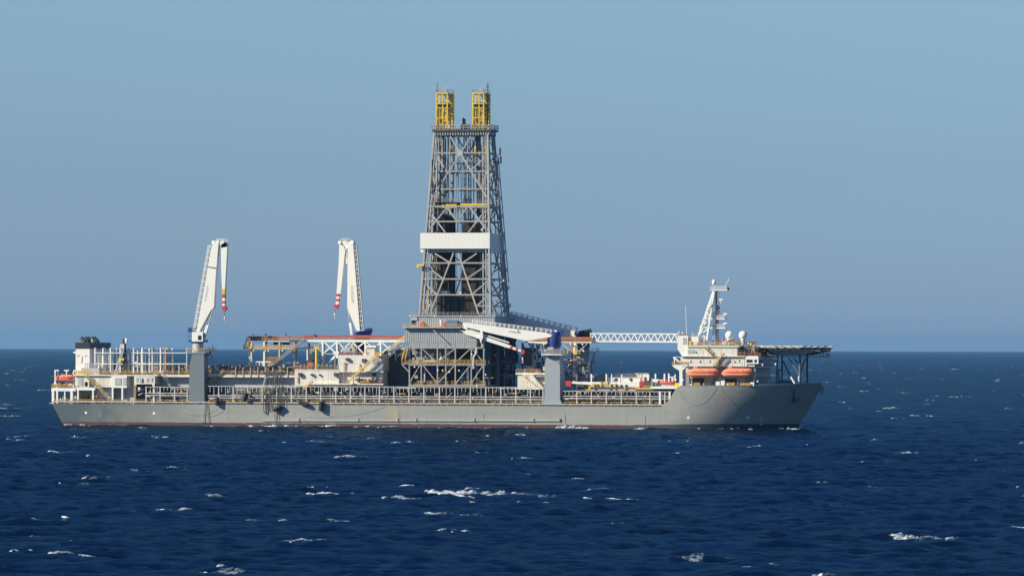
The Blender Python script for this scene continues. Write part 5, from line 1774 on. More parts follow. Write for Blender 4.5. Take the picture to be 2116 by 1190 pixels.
for k, (u, v) in enumerate(((900, 372), (897, 398), (999, 372), (1001, 398), (906, 340), (992, 442), (899, 446))):
    boxp('winch_box', SOOT if k % 2 else GREY, dr, (u - 3, v - 3), (u + 3, v + 3), -3, 1.5)
# fingerboard
for (a, b, y, mt) in (((892, 418), (944, 422), -5.5, SOOT), ((911, 422.5), (943, 430), -6.5, YELLOW), ((951, 421), (1007, 424.5), -6.5, YELLOW), ((951, 426), (1007, 430), -6.2, RUSTO)):
    boxp('fingerboard', mt, dr, a, b, y, 9)
boxp('fingerboard_motor', YELLOW, dr, (893, 411), (898, 416), -6.4, 1.2)
boxp('fingerboard_motor', YELLOW, dr, (902, 411), (907, 416), -6.4, 1.2)
railing('handrail', [P(894, 418, -6), P(944, 418, -6)], GREY, dr, 1.2, 1.1, 0.043)
railing('handrail', [P(952, 421, -6.4), P(1006, 421, -6.4)], GREY, dr, 1.1, 1.3, 0.031)
# racked stands of drill pipe
r = random.Random(3)
def stands(ua, ub, va, vb, y0, y1, dx, dy, mat):
    m = MB()
    x0, x1 = PX(ua, (y0 + y1) / 2, 550), PX(ub, (y0 + y1) / 2, 550)
    zt_, z0_ = PZ(va, ua, 0), zb + .05
    nx, ny = int((x1 - x0) / dx) + 1, int((y1 - y0) / dy) + 1
    for i in range(nx):
        for j in range(ny):
            x, y = x0 + i * dx, y0 + j * dy
            m.tube((x, y, z0_), (x + r.uniform(-.08, .08), y + r.uniform(-.08, .08), zt_ + r.uniform(-1.2, .6)), .13, 5)
            for f in (.33, .66):
                z = z0_ + (zt_ - z0_) * f
                m.tube((x, y, z), (x, y, z + .7), .17, 5)
    o = m.build('pipe_stands', mat, dr)
    o['kind'] = 'stuff'
stands(912, 935, 446, 655, -4.5, 5, .40, .55, SOOT)
stands(962, 990, 459, 655, -4.5, 5, .40, .55, SOOT)
stands(986, 998, 470, 655, 5.5, 9, .5, .6, GREY)
stands(896, 906, 470, 655, 5.5, 9, .5, .6, GREY)
for a, b, mt in (((909, 612), (946, 655), DGREY),):
    boxp('drawworks', mt, dr, a, b, -2, 7)
boxp('control_cabin', LGREY, dr, (909, 600), (926, 609), -8, 3)
boxp('control_cabin_roof', REDDECK, dr, (909, 596.5), (914, 599.6), -8, 3)
for u, v0, v1, w, mt in ((886.5, 565, 650, .6, YELLOW), (896.5, 545, 590, .4, RUSTO), (877.5, 525, 648, .35, RUSTO), (900, 530, 652, .35, GREY), (906, 420, 480, .4, SOOT), (898, 425, 480, .9, SOOT), (893, 330, 400, .4, SOOT), (903, 330, 418, .4, GREY)):
    barp('standpipe', (u, v0), (u, v1), -8, w, mt, dr, 'tube')
polyp('hoist_arm', [(861, 546), (876, 546), (876, 549.5), (866, 549.5), (865, 554), (861, 553)], -13, 1, YELLOW, dr)
lamps(dr, [(952, 605.5), (1030, 604), (1021, 581), (996, 475), (1005, 477), (1041, 580), (1035, 622)], -9, .35)
# many thin lines, hoses and cables hanging inside the derrick
m = MB()
for k in range(26):
    t = k / 25
    ua = 900 + 104 * t + r.uniform(-3, 3); ub = 888 + 118 * t + r.uniform(-5, 5)
    yy = r.uniform(-6, 6)
    m.bar(P(ua, 275, yy * .3), P(ub, r.choice((480, 600, 650)), yy), r.uniform(.06, .16))
o = m.build('cables', DGREY, dr); o['kind'] = 'stuff'

# ------------------------------------------------------------------ forward of the drill floor
fd = thing('forward_pipe_deck', 'short red and yellow pipe deck on a braced leg beside the blue turntable', 'pipe deck', P(1185, 780, -4))
yq = -5.0
boxp('deck_top', REDDECK, fd, (1085, 696), (1216, 702), yq + .6, 12)
boxp('deck_beam', RUSTYW, fd, (1085, 705.5), (1222, 708.5), yq, 13)
boxp('deck_beam', YELLOW, fd, (1085, 702.5), (1222, 705), yq + .1, .4)
m = MB()
for u in np.arange(1150, 1223, 4.0):
    m.bar(P(u, 706, yq), P(u, 697.5, yq), .16)
for v in (697.5, 700.5, 703): m.bar(P(1085, v, yq), P(1222, v, yq), .15)
m.build('handrail', RUSTO, fd)
for (a, b, w, mt) in (((1187, 708), (1187, 778), .75, RUSTYW), ((1182, 708), (1183, 765), .5, RUSTO), ((1192, 708), (1191, 772), .4, GREY), ((1162, 709), (1184, 731), .4, LGREY), ((1214, 709), (1192, 731), .4, LGREY), ((1183, 733), (1160, 752), .36, LGREY),
                      ((1160, 755), (1180, 776), .36, LGREY), ((1101, 708), (1101, 770), .8, GREY), ((1092, 709), (1114, 735), .45, DGREY), ((1118, 709), (1094, 738), .45, DGREY), ((1109, 708), (1109, 765), .5, GREY), ((1080, 708), (1080, 770), .6, DGREY), ((1120, 712), (1103, 735), .4, LGREY)):
    barp('leg' if abs(a[0] - b[0]) < 3 else 'brace', a, b, yq + .5, w, mt, fd)
boxp('hoist_motor', YELLOW, fd, (1161, 723), (1173, 731), yq - 1.5, 1.5)
boxp('hoist_motor', YELLOW, fd, (1186, 724), (1192, 732), yq - 1.0, 1.2)
boxp('hose_block', SOOT, fd, (1082, 718), (1097, 751), yq - .5, 2.5)
boxp('valve_box', LGREY, fd, (1196, 741), (1206, 750), yq + 4, 2)
boxp('valve_cabin', LGREY, fd, (1203, 745), (1215, 772), yq + 8, 3)
lamps(fd, [(1180, 711.5), (1190, 711.5), (1204, 711.5), (1206, 725), (1124, 712.5), (1127, 725), (1022, 734)], yq - .3, .33)
clutter('choke_manifold', 1160, 1196, PZ(775, 1180, yq), PZ(742, 1180, yq), yq, yq + 5, 90, (CLEANW, LGREY, DGREY, SOOT), 'tangle of white and dark valves under the forward pipe deck', 41)
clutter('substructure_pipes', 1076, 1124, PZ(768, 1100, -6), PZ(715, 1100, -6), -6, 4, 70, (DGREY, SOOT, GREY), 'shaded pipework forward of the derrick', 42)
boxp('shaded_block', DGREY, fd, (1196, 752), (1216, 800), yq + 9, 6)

mh = thing('mud_house', 'rust-streaked white cabin with a sloping duct, between derrick and pedestal', 'cabin', P(1069, 804, -13))
boxp('body', RUSTYW, mh, (1069.5, 774), (1128, 804.5), -13.5, 9)
boxp('roof', RUSTYW, mh, (1065.5, 769.8), (1128, 774), -13.9, 9.8)
polyp('sloping_duct', [(1078, 774.5), (1101, 774.5), (1124, 804), (1117, 804)], -15.0, 1.5, WHITE, mh)
for k in range(4):
    polyp('duct_rib', [(1086 + k * 6.5, 776 + k * 6), (1087 + k * 6.5, 776 + k * 6), (1088 + k * 6.5, 781 + k * 6), (1087 + k * 6.5, 781 + k * 6)], -15.08, .1, RUSTO, mh)
barp('duct_edge', (1078, 775), (1118, 804), -15.1, .2, RUSTO, mh)
boxp('awning', DGREY, mh, (1104, 777.5), (1126, 782), -14.6, 1.2)
railing('handrail', [P(1066, 770, -13.7), P(1116, 770, -13.7)], RUSTO, mh, 1.2, 1.0, 0.056)
m = MB()
for i in range(9):
    a = i / 8
    m.box(PX(1088 + 26 * a - 2, -9), PX(1088 + 26 * a + 2, -9), -11, -5, PZ(769, 1100, -9), PZ(769 - 11 * math.sin(math.pi * (.12 + .76 * a)), 1100, -9) + .2 * (i % 2))
m.build('covered_winch', SOOT, mh)
boxp('yellow_frame', STAIRY, mh, (1106, 766), (1117, 770), -13, 1)
boxp('orange_panel', RUSTO, mh, (1096, 764), (1112, 766), -12, 2)
boxp('white_post', CLEANW, mh, (1082, 762), (1085.5, 771), -13.5, .5)
boxp('yellow_tank', STAIRY, mh, (1122, 757), (1127, 766), -14, 1)

# ------------------------------------------------------------------ forward deck
def container(name, label, a, b, Y, depth, mat, ribs=True, group=None, holes=()):
    pa, pb = P(a[0], a[1], Y), P(b[0], b[1], Y)
    t = thing(name, label, 'container', (pa.x, Y, pb.z), group)
    MB().box(pa.x, pb.x, Y + .1, Y + depth, pb.z, pa.z).build('body', mat, t)
    n = max(2, round((pb.x - pa.x) / 3.1))
    for i in range(n + 1):
        x = pa.x + (pb.x - pa.x) * i / n
        bar('frame_post', (x, Y + .06, pb.z), (x, Y + .06, pa.z + .06), .24, mat, t)
    for z in (pb.z + .1, pa.z - .02):
        bar('frame_rail', (pa.x - .1, Y + .04, z), (pb.x + .1, Y + .04, z), .2, mat, t)
    for u, v, rr in holes:
        q = P(u, v, Y)
        MB().tube(q + Vector((0, -.1, 0)), q + Vector((0, .14, 0)), rr, 14).build('vent_hole', SOOT, t)
    return t
G = 'deck containers ahead of the forward pedestal'
container('container', 'grey container next to the forward pedestal, behind the red crane head', (1168, 773.5), (1196, 797), 2, 3, GREY, group=G)
container('container', 'grey container standing second from the forward pedestal', (1199, 773.5), (1229, 795), 2, 3, GREY, group=G)
container('container', 'grey container touching the long white containers', (1232.5, 773.5), (1254, 795), 2, 3, GREY, group=G)
container('container', 'long cream container in the back row with four ribs', (1271, 771.5), (1310, 792), -1, 3, WHITE, group=G)
container('container', 'cream container in the back row nearest the bow', (1312, 771.5), (1338, 792), -1, 3, WHITE, group=G)
container('container', 'lower white container with one dark round vent, behind the yellow machine', (1257, 780), (1281, 796), -6, 3, CLEANW, group=G, holes=((1273, 784, .5),))
container('container', 'lower white container with a dark round vent in front of the cream ones', (1284, 780), (1322, 797), -6, 3, CLEANW, group=G, holes=((1303.5, 784, .5),))
fj = thing('deck_boom', 'white boom with a red head laid along the forward deck', 'boom', P(1175, 797, -17))
polyp('boom', [(1179, 788.5), (1232, 789), (1330, 790), (1330, 800), (1262, 798.5), (1222, 795), (1179, 792)], -17.9, 1.6, CLEANW, fj)
polyp('head', [(1168, 788), (1171, 786.5), (1178, 787), (1180, 789), (1179.5, 796), (1179, 800), (1175.5, 797), (1169, 797)], -18.1, 1.8, RED, fj)
polyp('tail_plate', [(1321, 788), (1334, 786.5), (1329, 796), (1321, 800)], -18.2, 2.0, RED, fj)
for u in (1294, 1284): 
    q = P(u, 797.5, -18.0)
    MB().tube(q + Vector((0, -.05, 0)), q + Vector((0, .2, 0)), .5, 10).build('pivot_hole', SOOT, fj)
boxp('tail_machine', DGREY, fj, (1331, 779), (1345, 800), -10, 2)
boxp('tail_machine', CLEANW, fj, (1337, 774), (1341, 786), -10.3, 1)
hp = thing('hydraulic_unit', 'yellow hydraulic machine in front of the white containers', 'machine', P(1250, 800, -18))
boxp('frame', STAIRY, hp, (1222, 792), (1272, 799), -18.6, 1)
boxp('mast', RUSTO, hp, (1241.5, 788), (1245, 799), -18.9, .6)
boxp('housing', STAIRY, hp, (1246, 788.5), (1256, 795), -18.8, 1.1)
boxp('skid', DGREY, hp, (1223, 799.2), (1275, 803), -18.7, 1.6)
boxp('bracket', YELLOW, hp, (1216, 797), (1220, 806), -18.8, .6)
for u in (1228, 1234, 1262):
    boxp('valve', SOOT, hp, (u, 794), (u + 2.5, 798), -18.9, .4)
zf = PZ(804.5, 1300, -13.5)
railing('handrail', [Vector((PX(1276, -13.4), -13.4, zf)), Vector((PX(1344, -13.4), -13.4, zf))], RAILY, ship, 1.3, 1.2, 0.062)
boxp('deck_edge_guard', RAILY, ship, (1312, 801), (1344, 806), -13.9, .3)
for u, v1 in ((1191.5, 772.5), (1222, 772.5), (1253, 772.5), (1264, 772.5), (1285, 774), (1354.5, 772), (1373, 772), (1382, 771.5)):
    barp('deck_stanchion', (u, 803), (u, v1), -14.5 if u < 1300 else -8, .42 if u != 1264 else .3, CLEANW, ship)
wn = thing('deck_winch', 'white drum winch between the containers and the rescue boat', 'winch', P(1355, 798, -12))
a, b = P(1347, 786, -12), P(1369, 788.5, -12)
bar('drum', a, b, 1.3, WHITE, wn, 'tube')
for u in (1347, 1369): boxp('side_frame', LGREY, wn, (u - .8, 782), (u + .8, 798.5), -12.7, 1.4)
rb = thing('rescue_boat', 'small open red rescue boat on its cradle by the bow step', 'rescue boat', P(1377, 798, -15))
pa, pb = P(1362, 789, -15.5), P(1394, 789, -15.5)
m = MB(); vs, fs = [], []
for i in range(11):
    s = i / 10
    w = 1.1 * (1 - abs(2 * s - 1) ** 3) ** .5 + .12
    x = pa.x + (pb.x - pa.x) * s
    sh = .35 * (2 * s - 1) ** 2
    for y, z in ((-w, .1 + sh), (-w * .8, -.5), (-w * .2, -.95 + sh * 1.5), (w * .2, -.95 + sh * 1.5), (w * .8, -.5), (w, .1 + sh)):
        vs.append((x, -14.4 + y, pa.z - .1 + z))
for i in range(10):
    for j in range(6):
        k = (j + 1) % 6
        fs.append((i * 6 + j, i * 6 + k, (i + 1) * 6 + k, (i + 1) * 6 + j))
m.add(vs, fs, True); m.build('hull', paint('rescue_boat_red', (.62, .07, .03), .5, .3, (.6, .15, .08)), rb)
boxp('console', RED, rb, (1375, 783), (1380, 788), -14.8, .8)
boxp('engine', DGREY, rb, (1359, 786), (1363, 794), -14.7, .7)
boxp('cradle', LGREY, rb, (1366, 794), (1391, 798.5), -15, 1)
for k in range(2):
    barp('davit_arm', (1393 + k * 5, 798), (1399 + k * 4, 791.5), -15.5, .6, YELLOW, rb)
boxp('davit_base', YELLOW, rb, (1393, 794.5), (1404, 798.4), -15.8, 1)
barp('davit_wire', (1377, 783), (1380, 776), -14.5, .08, DGREY, rb)
for k, (a, b) in enumerate((((1383.5, 779), (1394, 779)), ((1387, 784), (1398, 784)), ((1395, 773), (1395, 789)), ((1389, 779), (1389, 789)))):
    barp('rail_piece', a, b, -9, .3, CLEANW, ship)

# ------------------------------------------------------------------ gangway truss
gw = thing('gangway', 'white lattice truss gangway bridging from drill floor to bridge house', 'gangway', P(1220, 706, -2))
yg = -2.0
for y in (yg, yg + 2.2):
    barp('chord', (1220, 689), (1402, 690), y, .38, CLEANW, gw)
    barp('chord', (1220, 705), (1402, 706.2), y, .48, CLEANW, gw)
    n = 13
    for i in range(n):
        ua = 1221 + 180 * i / n; ub = 1221 + 180 * (i + 1) / n; um = (ua + ub) / 2
        barp('diagonal', (ua, 705), (um, 689.5), y + .02, .32, CLEANW, gw)
        barp('diagonal', (um, 689.5), (ub, 705), y + .02, .32, CLEANW, gw)
m = MB()
a, b = P(1220, 704.5, yg), P(1402, 705.7, yg)
m.add([a, b, b + Vector((0, 2.2, 0)), a + Vector((0, 2.2, 0))], [(0, 1, 2, 3)])
rail_mb(m, [a + Vector((0, .2, 0)), b + Vector((0, .2, 0))], 1.1, 2.0, .05, 2)
m.build('walkway', LGREY, gw)
for u in (1220.5, 1401):
    barp('end_post', (u, 688.5), (u, 706), yg + .05, .4, STAIRY, gw)

# ------------------------------------------------------------------ bridge house
bh = thing('bridge_house', 'white accommodation and bridge block above the bow with stairs and square windows', 'deckhouse', P(1405, 797, -17))
Yb = -17.0
XF1 = PX(1559, Yb, 760)          # bow face of the lower block
def bx(name, ua, ub, va, vb, Y, Y2, mat, x1=None):
    um, vm = (ua + ub) / 2, (va + vb) / 2
    return MB().box(PX(ua, Y, vm), PX(ub, Y, vm) if x1 is None else x1, Y, Y2, PZ(vb, um, Y), PZ(va, um, Y)).build(name, mat, bh)
bx('upper_level', 1420, 1523.5, 716, 736, Yb, 17, WHITE)
bx('middle_level', 1409, 1560, 736.05, 757, Yb + .25, 17, WHITE)
bx('upper_level_back', 1523.6, 1566, 716.5, 736, -11, 11, GREY)
bx('recess_wall', 1417, 1559, 757.05, 798, -11.5, 17, WHITE)
bx('roof_edge', 1420, 1527, 714, 716.5, Yb - .3, 17.2, CLEANW)
bx('deck_edge', 1408, 1567, 735, 737, Yb - .5, 17.2, WHITE)
bx('recess_ceiling', 1409, 1560, 755.8, 757.6, Yb - .2, -11, LGREY)
bx('bridge_wing', 1541, 1567, 736.8, 751.5, Yb - .8, 17, CLEANW)
bx('wing_base', 1541, 1559.5, 751.6, 757, Yb - .3, 17, WHITE)
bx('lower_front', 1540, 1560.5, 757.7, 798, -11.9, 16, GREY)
wf = PX(1567, Yb - .8, 745)
for k in range(12):
    y = Yb + .6 + k * 2.75
    MB().box(wf - .05, wf + .06, y, y + 2.2, PZ(748.8, 1567, Yb), PZ(742.3, 1567, Yb)).build('bridge_window', GLASS, bh)
boxp('bridge_window', GLASS, bh, (1542.5, 742.8), (1555, 748.6), Yb - .86, .2)
boxp('bridge_window', GLASS, bh, (1558.8, 742.8), (1563.6, 748.6), Yb - .86, .2)
for u, v in ((1427, 745), (1447, 744.8), (1467, 744.8), (1487, 744.8), (1527.6, 743.2)):
    w = boxp('window', CLEANW, bh, (u - 1.7, v - .8), (u + 1.7, v + 5), Yb + .17, .1)
    ROOT[w.name] = ROOT[bh.name]
    boxp('pane', GLASS, w, (u - 1.0, v), (u + 1.0, v + 4.2), Yb + .12, .1)
q = P(1518, 747, Yb + .2)
MB().tube(q + Vector((0, -.2, 0)), q + Vector((0, .1, 0)), .22, 12).build('alarm_disc', REDDECK, bh)
polyp('tower', [(1400.3, 693.5), (1421.5, 693.5), (1421.5, 754), (1416, 754), (1411, 738), (1400.3, 721.5)], Yb + .3, 6, CLEANW, bh)
boxp('louvre_panel', LGREY, bh, (1411, 698), (1418, 711.5), Yb + .2, .2)
polyp('bracket', [(1388.5, 753.5), (1421, 753.5), (1418, 758), (1409.8, 765), (1410.2, 798), (1404, 798), (1403.6, 765.5), (1392.5, 759)], Yb - .1, 3, CLEANW, bh)
railing('handrail', [P(1389, 753.4, Yb), P(1420, 753.4, Yb)], RAILY, bh, 1.0, 1.0, 0.050)
barp('davit_arm', (1391.5, 738), (1408, 750.5), Yb + .5, .6, CLEANW, bh, 'tube')
barp('davit_leg', (1393.5, 741), (1393.5, 753), Yb + .5, .24, CLEANW, bh)
barp('davit_leg', (1407.5, 738), (1407.5, 750), Yb + 1.2, .24, CLEANW, bh)
barp('davit_rail', (1394, 737.5), (1408, 737.5), Yb + 1.2, .16, CLEANW, bh)
stair('stair', (1452, 715.5), (1471.5, 735.5), Yb - 1.4, STAIRY, bh, 1.2)
stair('stair', (1492, 734.5), (1473, 757), Yb - 1.5, STAIRY, bh, 1.2)
zr1 = PZ(714, 1480, Yb - .3)
railing('handrail', [Vector((PX(1421, Yb), Yb - .2, zr1)), Vector((PX(1527, Yb), Yb - .2, zr1)), Vector((PX(1527, Yb), 10, zr1))], RAILY, bh, 1.15, 1.2, 0.056)
zr2 = PZ(735, 1545, Yb - .5)
railing('handrail', [Vector((PX(1524, Yb), Yb - .4, zr2)), Vector((PX(1567, Yb), Yb - .4, zr2)), Vector((PX(1567, Yb), 10, zr2))], RUSTO, bh, 1.15, 1.1, 0.050)
for a, b in (((1484, 757), (1497, 752.5)),):
    railing('handrail', [P(1482, 757, Yb - .6), P(1497, 757, Yb - .6)], RAILY, bh, .8, .8, 0.043)
barp('pipe', (1539, 720), (1539, 757), Yb - .9, .22, DGREY, bh, 'tube')
barp('pipe', (1422, 719), (1523, 719), Yb - .1, .14, LGREY, bh, 'tube')
barp('pipe', (1410, 738.8), (1540, 738.8), Yb + .1, .14, LGREY, bh, 'tube')
for u in (1449, 1514, 1534): barp('plate_seam', (u, 738), (u, 756), Yb + .25, .06, LGREY, bh)
for u in (1448, 1491): barp('plate_seam', (u, 718), (u, 735), Yb, .06, LGREY, bh)
barp('plate_seam', (1411, 750.5), (1540, 750.5), Yb + .25, .06, LGREY, bh)
boxp('ladder_panel', LGREY, bh, (1421, 722.5), (1434, 730), Yb - .15, .2)
boxp('wall_box', LGREY, bh, (1435.5, 725), (1438, 729), Yb - .25, .3)
boxp('doorway', DGREY, bh, (1425, 781), (1455, 797.5), -11.7, .3)
boxp('doorway', DGREY, bh, (1499, 782.5), (1521.5, 797.5), -11.7, .3)
boxp('doorway', GREY, bh, (1417, 770), (1424, 797.5), -11.72, .3)
boxp('locker', CLEANW, bh, (1479, 788), (1487, 798), -16.5, 1)
polyp('raft_chute', [(1489.5, 786), (1497.5, 786), (1497, 798), (1489, 798)], -16.6, 1.4, CLEANW, bh)
boxp('locker', CLEANW, bh, (1550.5, 789.5), (1558, 798), -16.3, 1)
for u in (1425, 1428, 1503): boxp('bollard', CLEANW, bh, (u, 793), (u + 2, 798), -17, .5)
m = MB()
rail_mb(m, [P(1434, 797.5, -16.8), P(1446, 797.5, -16.8)], 1.0, .6, .1)
rail_mb(m, [P(1501, 797.5, -16.8), P(1517, 797.5, -16.8)], 1.0, .6, .1)
rail_mb(m, [P(1530, 797, -16.8), P(1550, 797, -16.8)], .8, .8, .1)
m.build('handrail', RAILY, bh)
stair('inner_stair', (1480, 782), (1466, 797), -13, LGREY, bh)
# davits for the lifeboats
for u in (1483, 1487.5, 1557.5):
    polyp('boat_davit', [(u - 1.4, 757), (u + 1.4, 757), (u + 2, 775), (u + 1, 798), (u - 1, 798), (u - .5, 775)], -15.2, .6, WHITE, bh)
boxp('davit_winch', LGREY, bh, (1484, 760), (1488, 768), -15.6, 1)
for k in range(4):
    boxp('davit_block', CLEANW, bh, (1558, 761 + k * 5), (1561.5, 764 + k * 5), -16.4, .7)
# roof gear
boxp('roof_house', CLEANW, bh, (1428, 695), (1443.5, 712.5), Yb + 1, 4)
railing('handrail', [P(1428, 695, Yb + 1), P(1443, 695, Yb + 1)], RAILY, bh, .9, .8, 0.043)
railing('handrail', [P(1401, 694, Yb + .4), P(1421, 694, Yb + .4)], RUSTO, bh, .6, .8, 0.050)
boxp('orange_box', YELLOW, bh, (1423.5, 704), (1428, 713.5), Yb + .5, 1)
boxp('orange_box', RUSTO, bh, (1440, 708), (1449, 713), Yb + .6, 1.2)
polyp('dish_shield', [(1448, 697), (1455, 691.5), (1457, 695), (1455, 706)], Yb + 2, .8, CLEANW, bh)
for u, v in ((1403.5, 686.5), (1411, 687.5)):
    q = P(u, v, Yb + 2)
    MB().lathe([(.05, -1.0), (.06, -.25), (.28, -.2), (.3, .1), (.05, .3)], q, 10).build('aerial_dome', CLEANW, bh)
barp('whip_aerial', (1419, 693), (1416.5, 632), Yb + 1, .14, CLEANW, bh)
barp('whip_aerial', (1431, 695), (1431, 684), Yb + 1, .1, CLEANW, bh)
clutter('roof_fittings', 1450, 1550, zr1, zr1 + 1.1, -15, -4, 40, (YELLOW, RUSTO, DGREY, WHITE), 'yellow and dark fittings on the bridge roof', 51)
clutter('bow_deck_gear', 1524, 1566, zr2, zr2 + 2.6, -14, -11.5, 26, (DGREY, GREY, RUSTO), 'shaded gear below the helideck edge', 52)
clutter('boat_deck_gear', 1420, 1556, PZ(797, 1480, -14), PZ(792, 1480, -14), -15.5, -12, 36, (DGREY, GREY, RAILY), 'small gear on the shaded deck under the lifeboats', 53)
lamps(bh, [(1411.5, 785), (1566, 788), (1576, 754), (1603, 752.5)], Yb - .2, .34)
# bow-facing tiers of the house
MB().box(XF1 + .02, XF1 + .3, Yb + .9, 16.5, PZ(756.5, 1560, Yb), PZ(752, 1560, Yb)).build('front_slab', GREY, bh)  # thin grey slab, darker than the white wall behind it
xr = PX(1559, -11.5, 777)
MB().box(xr + .02, xr + .35, -11.2, 16.5, PZ(797.5, 1559, -11.5), PZ(757.4, 1559, -11.5)).build('front_slab', GREY, bh)
for va, vb, dx in ((736.5, 741.8, .0), (757, 760, .4), (776, 778, .4)):
    MB().box(XF1 - 1, XF1 + 1.3 + dx, Yb + 2, 16, PZ(vb, 1560, Yb), PZ(va, 1560, Yb)).build('front_ledge', WHITE, bh)
for k in range(6):
    y = -8 + k * 3.4
    MB().box(PX(1560.5, -11.9) - .05, PX(1560.5, -11.9) + .06, y, y + 1.2, PZ(790, 1560, -11), PZ(784, 1560, -11)).build('front_window', GLASS, bh)
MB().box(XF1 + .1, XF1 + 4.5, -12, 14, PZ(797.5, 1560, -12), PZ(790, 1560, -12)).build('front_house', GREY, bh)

lifeboat('orange lifeboat in the bridge house recess, nearer the derrick', (1417.5, 757.5), (1485, 780), -18.4, 3.6)
lifeboat('orange lifeboat in the bridge house recess, nearer the bow', (1489, 757.5), (1556, 780), -18.4, 3.6)

def radome(label, u, v, r_px, Y, foot):
    q = P(u, v, Y)
    R = r_px * .16
    t = thing('radome', label, 'radome', (q.x, q.y, PZ(foot, u, Y)), 'white satellite domes on the bridge roof')
    prof = [(R * .55, -R * 1.32), (R * .56, -R * .98)] + [(R * math.cos(a), R * math.sin(a)) for a in np.linspace(-.95, 1.5, 16)]
    MB().lathe(prof, q, 24).build('dome', CLEANW, t)
    MB().tube((q.x, q.y, PZ(foot, u, Y)), (q.x, q.y, q.z - R * 1.3), R * .5, 12).build('pedestal', WHITE, t)
    MB().tube((q.x, q.y, q.z - R * 1.34), (q.x, q.y, q.z - R * 1.28), R * .66, 16).build('flange', DGREY, t)
radome('white radome with the pink flag at its foot', 1507.5, 692.5, 8.6, -13, 713)
radome('white radome nearer the helideck', 1535.5, 692.5, 8.8, -13, 713)
fl = thing('flag', 'small pink red flag on a short pole beside the radome', 'flag', P(1500, 712, -14))
barp('pole', (1500, 713), (1500, 697), -14.4, .12, CLEANW, fl)
m = MB(); vs, fs = [], []
for i in range(9):
    s = i / 8
    q0 = P(1500 - 10.5 * s, 698.6 + 2.6 * s + .5 * math.sin(s * 7), -14.4); q1 = P(1500 - 10 * s, 702.2 + 1.6 * s + .5 * math.sin(s * 7 + .6), -14.4)
    d = .22 * math.sin(s * 8)
    for y in (-.01, .01):
        vs += [(q0.x, q0.y + d + y, q0.z), (q1.x, q1.y + d + y, q1.z)]
for i in range(8):
    a, b = i * 4, i * 4 + 4
    fs += [(a, a + 1, b + 1, b), (a + 2, b + 2, b + 3, a + 3), (a, b, b + 2, a + 2), (a + 1, a + 3, b + 3, b + 1)]
m.add(vs, fs); m.build('cloth', PINK, fl)

# ------------------------------------------------------------------ radar mast
rm = thing('radar_mast', 'grey and white radar mast with raking legs and platforms on the bridge roof', 'mast', P(1475, 713, -9))
ym = -10.0
for a, b, Y, Y2, w in (((1443, 694), (1474, 602), ym - 2, ym, .55), ((1459, 711), (1475.5, 602), ym - 2.4, ym - .4, .5), ((1447, 694), (1475, 602), ym + 3, ym + .6, .45)):
    bar('raking_leg', P(a[0], a[1], Y), P(b[0], b[1], Y2), w, CLEANW, rm)
for a, b in (((1466, 625), (1473, 625)), ((1462, 638.5), (1471, 638.5)), ((1453.5, 657.5), (1468, 657.5)), ((1447.5, 676.5), (1465, 676.5)), ((1473, 626), (1461, 641)), ((1460, 642), (1467, 656)), ((1468, 658), (1449, 676)), ((1464, 678), (1441, 697)), ((1461, 695), (1443, 712))):
    barp('brace', a, b, ym - 1.4, .34, CLEANW, rm)
for q_ in ((1462, 638.5), (1448.5, 675.5)):
    boxp('gusset', CLEANW, rm, (q_[0] - 2.4, q_[1] - 2.6), (q_[0] + 2.4, q_[1] + 2.6), ym - 1.7, .3)
m = MB()
for du in (0, 10):
    for Y in (ym, ym + 1.7):
        m.bar(P(1473 + du, 713, Y), P(1474 + du, 600, Y), .26)
for k in range(20):
    v = 602 + k * 5.5
    for Y in (ym,):
        m.bar(P(1473.5, v, Y), P(1483.5, v, Y), .16)
        m.bar(P(1473.5, v, Y), P(1483.5, v + 5.5, Y), .14)
m.build('lattice_tower', LGREY, rm)
boxp('tower_core', LGREY, rm, (1478, 602), (1484, 713), ym + .3, 1.7)
def mplat(ua, ub, v, Y, d, rh):
    z = PZ(v, (ua + ub) / 2, Y)
    m = MB(); x0, x1 = PX(ua, Y, v), PX(ub, Y, v)
    m.box(x0, x1, Y, Y + d, z - .36, z)
    rail_mb(m, [(x0, Y, z), (x1, Y, z), (x1, Y + d, z)], rh, .8, .05)
    m.build('platform', CLEANW, rm)
mplat(1468, 1503, 598, ym - .5, 3, 1.0)
mplat(1468, 1498, 657.5, ym - .5, 3, .9)
mplat(1465, 1499, 676.5, ym - .5, 3, 1.0)
q = P(1475.5, 583.5, ym)
MB().lathe([(.45, -.75), (.62, -.45), (.74, .1), (.66, .5), (.4, .8), (.05, .92)], q, 18).build('top_dome', CLEANW, rm)
barp('dome_post', (1476, 598), (1476, 587), ym, .2, CLEANW, rm)
barp('aerial_arm', (1497, 593), (1504, 580), ym, .14, CLEANW, rm)
barp('aerial', (1505, 582), (1505, 573.5), ym, .14, CLEANW, rm)
boxp('lamp_box', DGREY, rm, (1503, 593), (1506.5, 599), ym, .5)
for u, v in ((1489, 616), (1498, 646), (1498, 666)):
    barp('radar_post', (u, v + 4), (u, v + 11), ym, .2, CLEANW, rm)
    boxp('radar_scanner', CLEANW, rm, (u - 4, v + 1), (u + 5, v + 3), ym - .3, .5)
    boxp('radar_gearbox', WHITE, rm, (u - 2, v + 3), (u + 2, v + 6.5), ym - .3, .6)
boxp('bracket', LGREY, rm, (1484, 620), (1491, 622), ym, .8)
for v in (635, 642): boxp('mast_lamp', DGREY, rm, (1484.5, v), (1487.5, v + 3), ym, .5)
DKG = paint('weathered_dark_grey_paint', (0.13, 0.135, 0.14), 0.6, 0.4, (0.07, 0.06, 0.05), rust=.2)
